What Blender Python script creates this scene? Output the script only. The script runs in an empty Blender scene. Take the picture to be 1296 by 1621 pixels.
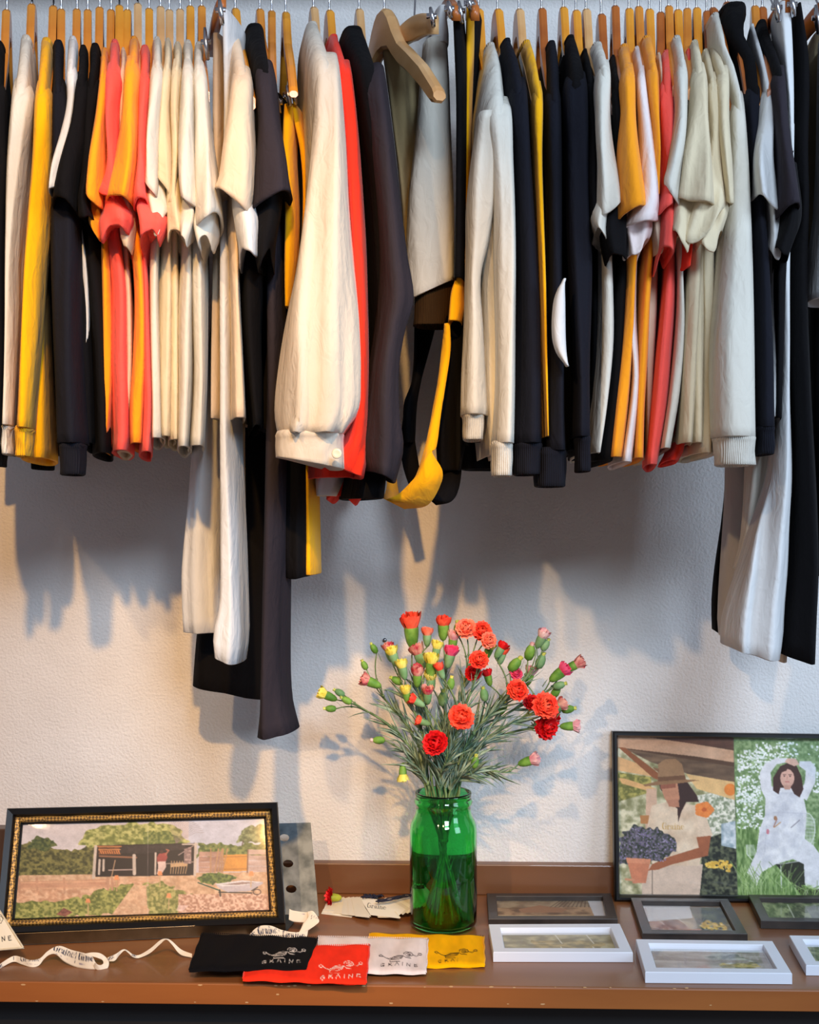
import bpy, math, random
import numpy as np
from mathutils import Vector
random.seed(7)
D = bpy.data; SC = bpy.context.scene; COL = SC.collection
# ---------------- camera, world, lights, exposure ----------------
F = 2000.0; CAM = Vector((0.0, -2.20, 1.55)); YAW = math.radians(1.75)
cam = D.objects.new('camera', D.cameras.new('camera')); COL.objects.link(cam)
cam.data.sensor_fit = 'VERTICAL'; cam.data.sensor_height = 36; cam.data.lens = F/1621*36
cam.location = CAM; cam.rotation_euler = (math.pi/2, 0, YAW); cam.data.clip_start = .05
SC.camera = cam
SC.view_settings.view_transform = 'Standard'; SC.view_settings.look = 'None'
SC.view_settings.gamma = 1; SC.view_settings.use_curve_mapping = False
SC.view_settings.exposure = -0.15
SC.cycles.use_denoising = True
w = D.worlds.new('world'); SC.world = w; w.use_nodes = True
w.node_tree.nodes['Background'].inputs[0].default_value = (.64, .68, .82, 1)
w.node_tree.nodes['Background'].inputs[1].default_value = .30
def lamp(name, kind, loc, aim, energy, color, size, **k):
    l = D.lights.new(name, kind); l.energy = energy; l.color = color
    if kind == 'AREA': l.shape = 'RECTANGLE'; l.size = size[0]; l.size_y = size[1]
    else: l.shadow_soft_size = size
    for a, b in k.items(): setattr(l, a, b)
    o = D.objects.new(name, l); COL.objects.link(o); o.location = loc
    o.rotation_euler = (Vector(aim)-Vector(loc)).to_track_quat('-Z', 'Y').to_euler()
    return o
WARM = (1, .55, .17)
lamp('ceiling_spot_left', 'SPOT', (.0, -3.05, 2.98), (-.74, 0, 1.15), 320, WARM, .04, spot_size=math.radians(35), spot_blend=.6)
lamp('ceiling_spot_middle', 'SPOT', (-1.0, -3.05, 3.0), (.0, 0, 1.25), 145, (1, .66, .34), .04, spot_size=math.radians(23), spot_blend=.7)
lamp('daylight_window', 'AREA', (.9, -3.7, 3.05), (.15, 0, 1.3), 108, (.68, .83, 1), (1.0, .7))
lamp('daylight_side_window', 'AREA', (2.6, -2.2, 2.0), (.7, 0, 1.25), 48, (.60, .78, 1), (1.1, 1.3))

# ---------------- pixel measurements -> world ----------------
FW = Vector((-math.sin(YAW), math.cos(YAW), 0)); RT = Vector((math.cos(YAW), math.sin(YAW), 0)); UP = Vector((0, 0, 1))
def ray(px, py): return FW + RT*((px-648)/F) + UP*((810.5-py)/F)
def P(px, py, Y):
    d = ray(px, py); return CAM + d*((Y-CAM.y)/d.y)
SH = .89
def S(px, py, z=SH):
    d = ray(px, py); return CAM + d*((z-CAM.z)/d.z)

# ---------------- materials ----------------
def lin(c):
    return tuple(((v/255)/12.92 if v/255 <= .04045 else ((v/255+.055)/1.055)**2.4) for v in c)
def base(name, rough=.8, **k):
    m = D.materials.new(name); m.use_nodes = True
    b = m.node_tree.nodes['Principled BSDF']; b.inputs['Roughness'].default_value = rough
    for a, v in k.items(): b.inputs[a.replace('_', ' ')].default_value = v
    return m, m.node_tree, b
def node(nt, t, **k):
    n = nt.nodes.new(t)
    for a, v in k.items():
        if a in n.inputs: n.inputs[a].default_value = v
        else: setattr(n, a, v)
    return n
def noise_mix(nt, b, c1, c2, scale, coord='Object', stretch=(1, 1, 1), detail=5, lo=.35, hi=.65):
    tc = node(nt, 'ShaderNodeTexCoord'); mp = node(nt, 'ShaderNodeMapping'); mp.inputs['Scale'].default_value = stretch
    n = node(nt, 'ShaderNodeTexNoise', Scale=scale, Detail=detail); r = node(nt, 'ShaderNodeValToRGB')
    r.color_ramp.elements[0].color = (*c1, 1); r.color_ramp.elements[1].color = (*c2, 1)
    r.color_ramp.elements[0].position = lo; r.color_ramp.elements[1].position = hi
    nt.links.new(tc.outputs[coord], mp.inputs[0]); nt.links.new(mp.outputs[0], n.inputs['Vector'])
    nt.links.new(n.outputs['Fac'], r.inputs[0]); nt.links.new(r.outputs[0], b.inputs['Base Color'])
    return mp, n, r
def bump(nt, b, scale, strength, dist=.001, tex='ShaderNodeTexNoise', stretch=(1, 1, 1), **k):
    tc = node(nt, 'ShaderNodeTexCoord'); mp = node(nt, 'ShaderNodeMapping'); mp.inputs['Scale'].default_value = stretch
    n = node(nt, tex, Scale=scale, **k)
    bp = node(nt, 'ShaderNodeBump', Strength=strength, Distance=dist)
    nt.links.new(tc.outputs['Object'], mp.inputs[0]); nt.links.new(mp.outputs[0], n.inputs['Vector'])
    nt.links.new(n.outputs['Fac'] if 'Fac' in n.outputs else n.outputs[0], bp.inputs['Height'])
    if b.inputs['Normal'].links: nt.links.new(b.inputs['Normal'].links[0].from_socket, bp.inputs['Normal'])
    nt.links.new(bp.outputs[0], b.inputs['Normal'])
MC = {}
FAB = dict(yellow=(250, 180, 4), orange=(255, 160, 28), coral=(255, 92, 82), red=(250, 52, 28), cream=(222, 206, 174),
           ecru=(214, 203, 187), white=(222, 223, 224), bone=(218, 213, 201), navy=(24, 25, 34), black=(13, 12, 15), charcoal=(48, 43, 50),
           tan=(226, 196, 146), khaki=(172, 154, 114), pinkwhite=(236, 222, 220), beige=(226, 204, 178), grey=(196, 192, 190), sheer=(76, 68, 58), brown=(66, 44, 20))
def fab(c, rib=False):
    k = (c, rib)
    if k not in MC:
        m, nt, b = base('cloth_'+c+('_rib' if rib else ''), .92)
        col = lin(FAB[c]); noise_mix(nt, b, tuple(v*.86 for v in col), col, 9, stretch=(1, 1, .35))
        b.inputs['Sheen Weight'].default_value = .10 if sum(col) > .3 else .0; b.inputs['Sheen Roughness'].default_value = .6
        b.inputs['Specular IOR Level'].default_value = .15
        bump(nt, b, 900, .25, .0006); bump(nt, b, 24, .5, .014, stretch=(1, 1, .28)); bump(nt, b, 62, .32, .006, stretch=(1, 1, .5), Distortion=1.2)
        if rib: bump(nt, b, 130, .7, .0016, 'ShaderNodeTexWave', bands_direction='X')
        MC[k] = m
    return MC[k]
def plain(name, rgb, rough=.6, var=.85, scale=30, bmp=0, **k):
    if name in MC: return MC[name]
    m, nt, b = base(name, rough, **k); c = lin(rgb); noise_mix(nt, b, tuple(v*var for v in c), c, scale)
    if bmp: bump(nt, b, 220, bmp, .001)
    MC[name] = m; return m
def wood(name, c1, c2, scale=12, stretch=(1, 1, .12), rough=.4, wear=0):
    if name in MC: return MC[name]
    m, nt, b = base(name, rough); noise_mix(nt, b, lin(c1), lin(c2), scale, stretch=stretch, detail=8, lo=.3, hi=.7)
    bump(nt, b, scale*6, .12, .001, stretch=stretch); b.inputs['Coat Weight'].default_value = .15
    MC[name] = m; return m
def vcol(name, rough=.5, spec=.3):
    if name in MC: return MC[name]
    m, nt, b = base(name, rough); a = node(nt, 'ShaderNodeVertexColor', layer_name='Col')
    nt.links.new(a.outputs[0], b.inputs['Base Color']); b.inputs['Specular IOR Level'].default_value = spec
    if 'cloth' in name: bump(nt, b, 900, .3, .0006); 
    MC[name] = m; return m
def glass_sheet():
    if 'glass_sheet' in MC: return MC['glass_sheet']
    m = D.materials.new('glass_sheet'); m.use_nodes = True; nt = m.node_tree; nt.nodes.clear()
    o = node(nt, 'ShaderNodeOutputMaterial'); mx = node(nt, 'ShaderNodeMixShader'); t = node(nt, 'ShaderNodeBsdfTransparent')
    g = node(nt, 'ShaderNodeBsdfGlossy', Roughness=.04); f = node(nt, 'ShaderNodeFresnel', IOR=1.5); ge = node(nt, 'ShaderNodeNewGeometry'); iv = node(nt, 'ShaderNodeMath', operation='SUBTRACT'); iv.inputs[0].default_value = 1; mu = node(nt, 'ShaderNodeMath', operation='MULTIPLY')
    nt.links.new(ge.outputs['Backfacing'], iv.inputs[1]); nt.links.new(iv.outputs[0], mu.inputs[0]); nt.links.new(f.outputs[0], mu.inputs[1]); nt.links.new(mu.outputs[0], mx.inputs[0]); nt.links.new(t.outputs[0], mx.inputs[1]); nt.links.new(g.outputs[0], mx.inputs[2]); nt.links.new(mx.outputs[0], o.inputs[0])
    MC['glass_sheet'] = m; return m
metal = plain('steel_hook', (205, 205, 210), .25, .9, 40, Metallic=1.0)
black_lac = plain('black_lacquer', (16, 16, 18), .35)

# ---------------- object helpers ----------------
def tag(o, label=None, cat=None, group=None, kind=None):
    if label: o['label'] = label
    if cat: o['category'] = cat
    if group: o['group'] = group
    if kind: o['kind'] = kind
    return o
def empty(name, loc, label, cat, group=None):
    o = D.objects.new(name, None); COL.objects.link(o); o.location = loc; o.empty_display_size = .05
    return tag(o, label, cat, group)
class MB:
    def __init__(s): s.v = []; s.f = []; s.c = None
    def add(s, vs, fs):
        n = len(s.v); s.v += [tuple(v) for v in vs]; s.f += [tuple(i+n for i in f) for f in fs]
    def box(s, a, b):
        x0, y0, z0 = a; x1, y1, z1 = b
        s.add([(x0,y0,z0),(x1,y0,z0),(x1,y1,z0),(x0,y1,z0),(x0,y0,z1),(x1,y0,z1),(x1,y1,z1),(x0,y1,z1)],
              [(0,3,2,1),(4,5,6,7),(0,1,5,4),(1,2,6,5),(2,3,7,6),(3,0,4,7)])
    def tube(s, pts, r, n=8, cap=True):
        pts = [Vector(p) for p in pts]; rs = r if isinstance(r, (list, tuple)) else [r]*len(pts)
        vs = []; up = None
        for i, p in enumerate(pts):
            t = (pts[min(i+1, len(pts)-1)]-pts[max(i-1, 0)]).normalized()
            if up is None: up = t.orthogonal().normalized()
            up = (up-t*up.dot(t)).normalized(); sd = t.cross(up)
            for k in range(n):
                a = 2*math.pi*k/n; vs.append(p+(up*math.cos(a)+sd*math.sin(a))*rs[i])
        fs = [(i*n+k, i*n+(k+1) % n, (i+1)*n+(k+1) % n, (i+1)*n+k) for i in range(len(pts)-1) for k in range(n)]
        if cap: fs += [tuple(range(n))[::-1], tuple((len(pts)-1)*n+k for k in range(n))]
        s.add(vs, fs)
    def rings(s, rg, cap=(True, True)):
        n = len(rg[0]); vs = [v for r in rg for v in r]
        fs = [(i*n+k, i*n+(k+1) % n, (i+1)*n+(k+1) % n, (i+1)*n+k) for i in range(len(rg)-1) for k in range(n)]
        if cap[0]: fs.append(tuple(range(n))[::-1])
        if cap[1]: fs.append(tuple((len(rg)-1)*n+k for k in range(n)))
        s.add(vs, fs)
    def lathe(s, prof, c, n=40, close=False):
        s.rings([[(c[0]+r*math.cos(2*math.pi*k/n), c[1]+r*math.sin(2*math.pi*k/n), z) for k in range(n)] for r, z in prof], (not close, not close))
    def build(s, name, mat, parent=None, smooth=True, bevel=0, **tg):
        me = D.meshes.new(name)
        off = parent_loc(parent) if parent else Vector((0, 0, 0))
        if not parent and s.v:
            a = np.array(s.v); off = Vector(((a[:, 0].min()+a[:, 0].max())/2, (a[:, 1].min()+a[:, 1].max())/2, a[:, 2].min()))
        me.from_pydata([(v[0]-off.x, v[1]-off.y, v[2]-off.z) for v in s.v], [], s.f)
        me.materials.append(mat)
        if smooth: me.polygons.foreach_set('use_smooth', [True]*len(me.polygons))
        if s.c is not None:
            at = me.color_attributes.new('Col', 'FLOAT_COLOR', 'POINT')
            a = np.ones((len(s.v), 4), dtype=np.float32); a[:, :3] = s.c; at.data.foreach_set('color', a.ravel())
        me.update(); o = D.objects.new(name, me); COL.objects.link(o)
        if parent: o.parent = parent
        else: o.location = off
        if bevel:
            b = o.modifiers.new('bevel', 'BEVEL'); b.width = bevel; b.segments = 2; b.limit_method = 'ANGLE'
        if tg: tag(o, **tg)
        return o
def parent_loc(p):
    v = Vector((0, 0, 0))
    while p: v += p.location; p = p.parent
    return v

# ---------------- structure ----------------
m, nt, b = base('rough_plaster', .9); noise_mix(nt, b, lin((222, 217, 213)), lin((234, 230, 227)), 5)
bump(nt, b, 215, .8, .0024, Detail=3.0); bump(nt, b, 30, .25, .004)
plaster = m
q = MB(); q.box((-2.6, 0, 0), (2.8, .12, 2.9)); q.build('wall_back', plaster, smooth=False, kind='structure')
q = MB(); q.box((-2.6, -3.3, -.05), (2.8, .12, 0)); q.build('floor', wood('floor_wood', (120, 86, 60), (150, 110, 80), 6, (1, .1, 1)), smooth=False, kind='structure')
q = MB(); q.box((-2.6, -.20, 2.475), (2.8, -.0005, 2.62)); q.build('shade_board_1', plain('shade_board_paint', (200, 198, 196), .9), smooth=False, kind='structure')  # unseen soffit board, added to shade the top of the wall
def interp(rows, z):
    for a, b in zip(rows, rows[1:]):
        if z <= b[0]:
            t = (z-a[0])/(b[0]-a[0]) if b[0] > a[0] else 0
            t2 = t
            return [a[i]+(b[i]-a[i])*t2 for i in range(len(a))]
    return list(rows[-1])
def smooth_rows(rows, n):
    # Catmull-Rom (monotone enough) through rows keyed by pixel height
    ys = np.array([r[0] for r in rows], float); out = []
    vals = np.array([r[1:] for r in rows], float)
    m_ = np.zeros_like(vals)
    for i in range(len(rows)):
        a, b = max(i-1, 0), min(i+1, len(rows)-1)
        m_[i] = (vals[b]-vals[a])/(ys[b]-ys[a]) if b > a and ys[b] > ys[a] else 0
    for y in np.linspace(ys[0], ys[-1], n):
        i = min(max(np.searchsorted(ys, y)-1, 0), len(ys)-2); h = ys[i+1]-ys[i]; t = (y-ys[i])/h
        v = (2*t**3-3*t**2+1)*vals[i]+(t**3-2*t*t+t)*h*m_[i]+(-2*t**3+3*t*t)*vals[i+1]+(t**3-t*t)*h*m_[i+1]
        out.append([y, *v])
    return out
# ---------------- garments ----------------
RY = -.30     # the rail's distance from the wall
RZ = P(648, -26, RY).z
def loft(q, rows, skew, n=36, levels=34, fold=.004, lam=.028, seed=0, tilt=0, wave=0, back=.7, open_=True, side=1, hem=.018, gather=0):
    """rows: (py, xl, xr, Ynear, halfdepth).  A closed cloth tube, open at its hem with an inside."""
    rnd = random.Random(seed); ph = rnd.uniform(0, 6.28); ph2 = rnd.uniform(0, 6.28); ph3 = rnd.uniform(0, 6.28)
    rs = smooth_rows(rows, levels); rg = []
    H = P(648, rs[0][0], -.4).z-P(648, rs[-1][0], -.4).z
    def ring(r, v, shrink=0., dz=0.):
        py, xl, xr, yn, hd = r; yw = yn+.012
        a = P(xl, py, yw); c = P(xr, py, yw); cx = (a.x+c.x)/2; w_ = max((c.x-a.x)/2, .002); z = (a.z+c.z)/2; out = []
        hd = max(hd, .01)
        for k in range(n):
            th = 2*math.pi*k/n; co, si = math.cos(th), math.sin(th)
            ux = math.copysign(abs(co)**.62, co); uy = math.copysign(abs(si)**.85, si)
            near = max(0, -uy); far = max(0, uy)
            X = w_*ux*(1-(1-back)*far); Yl = hd*uy
            g = min(1, .25+v*1.1)
            f = fold*g*math.sin(2*math.pi*(cx*0+w_*ux)/lam+ph+1.5*math.sin(v*3+ph2))*(.4+.6*near)
            if gather: gg = max(0, (v-.6)/.4)**1.5; f += gather*gg*(math.sin(w_*ux*2*math.pi/.021+ph2)+.5*math.sin(w_*ux*2*math.pi/.0125+ph3))*near
            Yl += f*(1.6 if near > .2 else .4)
            X += fold*.45*g*math.sin(v*5.5+ph3+si*2.5)+(-f*.35 if near < .6 else 0)
            X *= (1-shrink); Yl *= (1-shrink*.6) if hd < .12 else (1-shrink*.2)
            zz = z+dz
            e = max(0, (v-.8)/.2)
            zz += e*(tilt*(w_*ux)/max(w_, .01)*1.0+wave*math.sin(2*th+ph)+wave*.6*math.sin(3*th+ph2))
            y0 = (yn+hd+Yl-RY)*side+RY
            out.append((cx+X+skew*((yn+hd+Yl)-yn)*side + (0 if side > 0 else 0), y0, zz))
        return out
    N = len(rs)
    for i, r in enumerate(rs):
        rg.append(ring(r, i/(N-1)))
    if hem and open_:
        # stitched hem: a slight step just above the edge
        last = rs[-1]; r2 = list(last); rg[-1:] = []
        hz = hem
        r2 = interp([tuple(x) for x in rs], last[0]-hem*1150)
        rg = [x for x in rg]
        while rg and len(rg) > 3 and rg[-1][0][2] < rg[-1][0][2]: rg.pop()
        rg.append(ring(last, 1))
    if open_:
        rg.append(ring(rs[-1], 1, .10, -.0012)); rg.append(ring(rs[-1], 1, .22, .004)); rg.append(ring(rs[-3], .96, .3, 0)); rg.append(ring(rs[-5], .9, .5, 0))
    q.rings(rg)
def hanger(neck, aim, label, tone=0, thick=.0115, tall=.024, clip=False, length=.215, hook=True, line=None):
    """wooden hanger across the rail: neck pixel (at the rail), aim = world x of its near shoulder"""
    n0 = P(neck[0], neck[1], RY); t = (aim-n0.x)/(-.20)      # dx per dy
    root = empty('wooden_hanger', (n0.x, RY, n0.z-.12), label, 'hanger', 'wooden hangers on the rail')
    dirn = Vector((-t, -1, 0)).normalized(); sd = Vector((dirn.y, -dirn.x, 0))
    half = [(.009, 0, tall*1.9), (.020, -.006, tall*1.8), (.034, -.020, tall*1.5), (.052, -.046, tall*1.25), (.075, -.072, tall*1.05), (.11, -.096, tall), (.16, -.133, tall), (length*.92, -.168, tall*.9), (length*.975, -.179, tall*.7), (length, -.187, tall*.4)]
    if line:   # follow the shoulder of what hangs on it: (distance from the rail, height)
        D0 = n0.z-line[0][1]; a0 = line[0][0]; half = [(.009, 0, tall*1.9), (.020, -min(.006, D0*.2), tall*1.8), (.036, -D0*.45, tall*1.5), (a0*.8, -D0*.85, tall*1.25)]+[(s_, z_-n0.z, tall*(1-.35*i/len(line))) for i, (s_, z_) in enumerate(line)]
    prof = [(-a_, b_, c_) for a_, b_, c_ in half[::-1]]+half
    rg = []
    for s_, dz, h in prof:
        c = Vector((n0.x, RY, n0.z+dz))+dirn*s_; hw = thick/2; bv = thick*.25
        pts = [(-hw, -h+bv), (-hw, -bv), (-hw+bv, 0), (hw-bv, 0), (hw, -bv), (hw, -h+bv), (hw-bv, -h), (-hw+bv, -h)]
        rg.append([tuple(c+sd*a+UP*b_) for a, b_ in pts])
    q = MB(); q.rings(rg)
    tones = [((204, 118, 36), (230, 150, 56)), ((206, 150, 92), (232, 184, 128)), ((158, 80, 28), (196, 110, 44)), ((220, 136, 30), (240, 164, 54))]
    q.build('arms', wood('hanger_wood_%d' % tone, *tones[tone], 20, (1, .15, 1), .35), root, smooth=False)
    if hook:
        pts = [Vector((n0.x, RY, n0.z-.02)), Vector((n0.x, RY, n0.z+.006))]
        r = .0205; top = RZ-.0135+r+.002; cz = RZ+.0105-.0185+.0205
        zc = RZ+.012
        pts += [Vector((n0.x, RY, n0.z+(zc-.03-n0.z)*.5)), Vector((n0.x, RY, zc-.022))]
        for a in range(-70, 200, 18):
            an = math.radians(a); pts.append(Vector((n0.x, RY, zc+.0005))+dirn*(.0165*math.cos(an))*1+UP*(.0165*math.sin(an)-.0))
        q = MB(); q.tube(pts, .0016, 6); q.build('hook', metal, root)
    return root
YS = -.50
def garment(name, cat, group, short, col, neck, top, body=None, slv=(), dy=0, tone=None, fold=.004, seed=None, rib=True, collar=True, hemtilt=0, far=True, hangit=True, bfold=None):
    """top: rows collar->shoulder; body rows below; slv: list of dicts(rows, cuff, tilt, wave)"""
    seed = seed if seed is not None else int(neck[0]); rnd = random.Random(seed)
    ys = YS+dy
    sh = top[-1]; shx = P((sh[1]+sh[2])/2, sh[0], ys).x; n0 = P(neck[0], neck[1], RY)
    skew = -(shx-n0.x)/(RY-ys)      # dx for dy>0
    T = []
    for i, r in enumerate(top):
        u = (r[0]-top[0][0])/max(1, (sh[0]-top[0][0])); yn = RY-.075+(ys-(RY-.075))*(u**.8)
        T.append((r[0], r[1], r[2], yn, (RY-yn)))
    root = empty(name, (n0.x, RY, P(648, (body or slv[0]['rows'])[-1][0], RY).z), short, cat, group)
    B = list(T)
    yb = ys+.035
    if body is None: body = [(r[0], r[1], r[2]) for r in slv[0]['rows'][1:]]
    for r in body: B.append((r[0], r[1], r[2], yb if len(r) < 4 else r[3], (RY-(yb if len(r) < 4 else r[3]))*.95))
    q = MB(); loft(q, B, skew, n=40, levels=44, fold=bfold if bfold else fold*1.2, seed=seed, tilt=hemtilt, back=.6)
    q.build('body', fab(col), root)
    if collar:
        a = top[0]; q = MB(); ynk = T[0][3]-.002
        loft(q, [(a[0]-3, a[1]+1, a[2]-1, ynk+.004, .07), (a[0]-1, a[1]-.3, a[2]+.3, ynk, .077), (a[0]+7, a[1]-.8, a[2]+.8, ynk-.003, .081), (a[0]+10, a[1], a[2], ynk, .077)], skew, n=28, levels=6, fold=0, seed=seed, open_=False)
        q.build('neckband', fab(col, rib), root)
    for j, s in enumerate(slv):
        rows = s['rows']; R = []; y0 = rows[0][0]; y1 = rows[-1][0]; sd = s.get('dy', 0); hd = s.get('hd', .075)
        if j == 0 or sd == 0: R.append((rows[0][0]-22, rows[0][1]+4.5, rows[0][2]-4.5, ys+.062, .03))
        for r in rows:
            u = (r[0]-y0)/(y1-y0); yn = ys+.001-s.get('out', .04)*min(1, u*1.4)+sd*min(1, u*2)
            R.append((r[0], r[1], r[2], yn, .03+(hd-.03)*min(1, u*3+.15)))
        q = MB(); loft(q, R, skew*.6, n=44, levels=s.get('lv', 36), fold=s.get('fold', fold), lam=s.get('lam', .028), seed=seed+j*7+1, tilt=s.get('tilt', 0), wave=s.get('wave', 0), gather=s.get('gather', 0))
        sc = s.get('col', col); q.build('sleeve', fab(sc), root)
        if s.get('cuff'):
            cy0, cy1, cl, cr = s['cuff']; ye = R[-1][3]
            q = MB(); loft(q, [(cy0-4, cl+2, cr-2, ye+.012, hd*.7), (cy0, cl-1, cr+1, ye+.004, hd*.8), (cy0+6, cl, cr, ye+.008, hd*.75), (cy1, cl+s.get('cin', 1), cr-s.get('cin', 1), ye+.008, hd*.7)], skew*.6, n=40, levels=10, fold=.0015, seed=seed+3, tilt=s.get('ctilt', 0))
            cu = q.build('cuff', fab(sc, rib), root)
            if not rib and s['cuff']:
                bp = P(cr-14, cy1-13, ye-.004); q = MB(); q.lathe([(.0001, 0), (.0062, 0), (.0066, .0012), (.0056, .0022), (.003, .0014), (.0001, .0014)], (0, 0), 20)
                q.v = [(bp.x+v[0], bp.y-v[2], bp.z+v[1]) for v in q.v]; q.build('button', plain('button_shell', (236, 222, 198), .35), cu)
    if far and slv:   # the sleeve on the wall side
        s = slv[0]; rows = s['rows']; hz = rows[-1][0]; R = []
        n_ = P((sh[1]+sh[2])/2, sh[0], ys); wd = (P(sh[2], 0, ys).x-P(sh[1], 0, ys).x)/2
        q = MB(); rg = []; xs = n0.x+skew*.20
        zt = n_.z; zb = P(648, hz, ys).z
        for i in range(14):
            v = i/13; z = zt+(zb-zt)*v; w_ = wd*(.7+.25*v); yc = -.125+.0*v
            rg.append([(xs+w_*math.copysign(abs(math.cos(a))**.7, math.cos(a))+.002*math.sin(6*v+seed), yc+.055*min(1, .3+v*2)*math.sin(a), z) for a in [2*math.pi*k/16 for k in range(16)]])
        rg2 = rg[-1]; cx = xs
        rg.append([(cx+(x-cx)*.8, yc+(y-yc)*.8, z+.004) for x, y, z in rg2]); q.rings(rg); q.build('sleeve', fab(s.get('col', col)), root)
    if hangit:
        hanger(neck, shx, 'hanger of the '+short, tone if tone is not None else rnd.choice([0, 0, 1, 3]), line=[(max(.05, RY-t[3]-.012), P(648, t[0], t[3]).z-.010) for t in T])
    return root
def R3y(rows, y, h): return [(*r, y, h) for r in rows]
def R3(*a): return [tuple(a[i:i+3]) for i in range(0, len(a), 3)]
def hanging(name, cat, group, label, parts, clip=None, root_px=None):
    """garments clipped by the waist: parts = (part_name, colour, rows(py,xl,xr), Ynear, halfdepth, skew, opts)"""
    p0 = parts[0]; r0 = p0[2][0]; c = P((r0[1]+r0[2])/2, r0[0], p0[3])
    lowest = max(p[2][-1][0] for p in parts)
    root = empty(name, (c.x, p0[3]+p0[4], P(648, lowest, p0[3]).z), label, cat, group)
    for i, (pn, colr, rows, yn, hd, sk, o) in enumerate(parts):
        R = [(r[0], r[1], r[2], yn, hd*(r[3] if len(r) > 3 else 1)) for r in rows]
        q = MB(); loft(q, R, sk, n=o.get('n', 44), levels=o.get('lv', 40), fold=o.get('fold', .003), lam=o.get('lam', .03), seed=i*13+int(c.x*100), tilt=o.get('tilt', 0), wave=o.get('wave', 0), back=o.get('back', .9))
        ob = q.build(pn, fab(colr, o.get('rib', False)), root)
        if o.get('label'): ob['label'] = o['label']
    return root
def clip(root, px, py, Y, h=34, label=None):
    q = MB(); w_ = .006
    for s in (-1, 1):
        a = P(px-3, py, Y+s*.006); b = P(px+2, py+h, Y+s*.003)
        q.tube([a, a*.5+b*.5+Vector((0, s*.004, 0)), b], [.0022, .004, .003], 6)
    a = P(px-1, py+h*.45, Y); q.tube([a-Vector((.007, 0, 0)), a+Vector((.007, 0, 0))], .004, 8)
    return q.build('clip', metal, root)
def bar_hanger(p0, p1, label, tone, clips, h=.022, drop=True):
    """trouser hanger: straight wooden bar between world points p0 and p1 with metal clips, hook to the rail"""
    c = (p0+p1)/2; c2 = Vector((c.x, RY, c.z))
    root = empty('clip_hanger', (c.x, RY, c.z-.05), label, 'hanger', 'clip hangers on the rail')
    d = (p1-p0).normalized(); sd = Vector((d.y, -d.x, 0)).normalized()*.006
    rg = []
    for k in range(9):
        t = k/8; p = p0.lerp(p1, t)+Vector((0, 0, -.012*abs(2*t-1)**2)); hh = h*(.75+.25*(1-abs(2*t-1)))
        rg.append([tuple(p+sd), tuple(p+sd*.6+UP*.004), tuple(p-sd*.6+UP*.004), tuple(p-sd), tuple(p-sd-UP*hh), tuple(p+sd-UP*hh)])
    q = MB(); q.rings(rg); q.build('bar', wood('hanger_wood_%d' % tone, (150, 82, 34), (186, 110, 52), 20, (1, .15, 1), .35), root)
    # hook
    pm = p0.lerp(p1, .5); zc = RZ+.012; pts = [pm-UP*.01, pm+UP*.004, Vector((pm.x, RY, zc-.022))]
    for a in range(-70, 200, 18):
        an = math.radians(a); pts.append(Vector((pm.x, RY, zc))+Vector((0, -1, 0))*.0165*math.cos(an)+UP*.0165*math.sin(an))
    q = MB(); q.tube(pts, .0016, 6); q.build('hook', metal, root)
    for px, py, Y, h_ in clips: clip(root, px, py, Y, h_)
    return root

# rail
q = MB(); a = P(-700, 0, RY).x; b = P(1900, 0, RY).x
rail = empty('clothes_rail', (.0, RY, RZ), 'dark steel rail above the frame from which every garment hangs', 'rail')
q.tube([Vector((-1.4, RY, RZ)), Vector((1.7, RY, RZ))], .0125, 16); q.build('rod', plain('dark_steel', (60, 58, 58), .4, Metallic=.8), rail)
for x in (-1.35, 1.6):
    q = MB(); q.tube([Vector((x, RY, RZ)), Vector((x, 0, RZ))], .009, 12); q.tube([Vector((x, -.006, RZ)), Vector((x, .0, RZ))], .03, 20); q.build('bracket', MC['dark_steel'], rail)

TG = 'tees on the rail'; SG = 'long-sleeved tops on the rail'; HG = 'shirts on the rail'; PG = 'trousers and skirts on the rail'
def tee(short, col, neck, top, slv, body, **k):
    sl = [{**dict(rows=s[0], tilt=s[1] if len(s) > 1 else 0, wave=s[2] if len(s) > 2 else .006, out=.045, hd=.07, fold=.005, lam=.04, lv=26), **(s[3] if len(s) > 3 else {})} for s in slv]
    body = [(y, l-(2.5 if y > 450 else 0), r+(3 if y > 450 else 1)) for y, l, r in body]
    return garment('tee', 'tee shirt', TG, short, col, neck, top, body, sl, bfold=.0045, **k)
def sweat(short, col, neck, top, slv, body, **k):
    return garment('sweatshirt', 'sweatshirt', SG, short, col, neck, top, body, slv, **k)
# ---- left run ----
sweat('black long-sleeved top, cut by the left photo edge', 'black', (11, 18), R3(70,-16,12, 150,-22,10), [dict(rows=R3(150,-22,10, 400,-20,8, 560,-20,8, 700,-18,2), cuff=(700,735,-16,0))], R3(400,-16,4, 700,-14,2), tone=0)
sweat('cream long-sleeved sweatshirt nearest the left edge', 'bone', (51, 9), R3(62,34,55, 90,30,55, 120,25,55, 150,19,54),
      [dict(rows=R3(150,19,54, 250,12,40, 400,10,24, 500,9,22, 600,6,21, 672,3,20), cuff=(674,718,3,20), hd=.05)], R3(250,24,56, 400,20,42, 600,18,40, 715,18,36), dy=.01)
sweat('bright yellow sweatshirt at left', 'yellow', (85, 12), R3(66,66,88, 100,62,87, 130,59,85, 153,56,84),
      [dict(rows=R3(153,56,84, 250,51,82, 350,43,74, 420,38,66, 550,30,58, 676,24,50), cuff=(678,721,23,49), hd=.06)],
      R3(250,60,84, 400,46,74, 500,40,77, 600,36,82, 680,30,86, 724,30,86), dy=0, bfold=.003)
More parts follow.
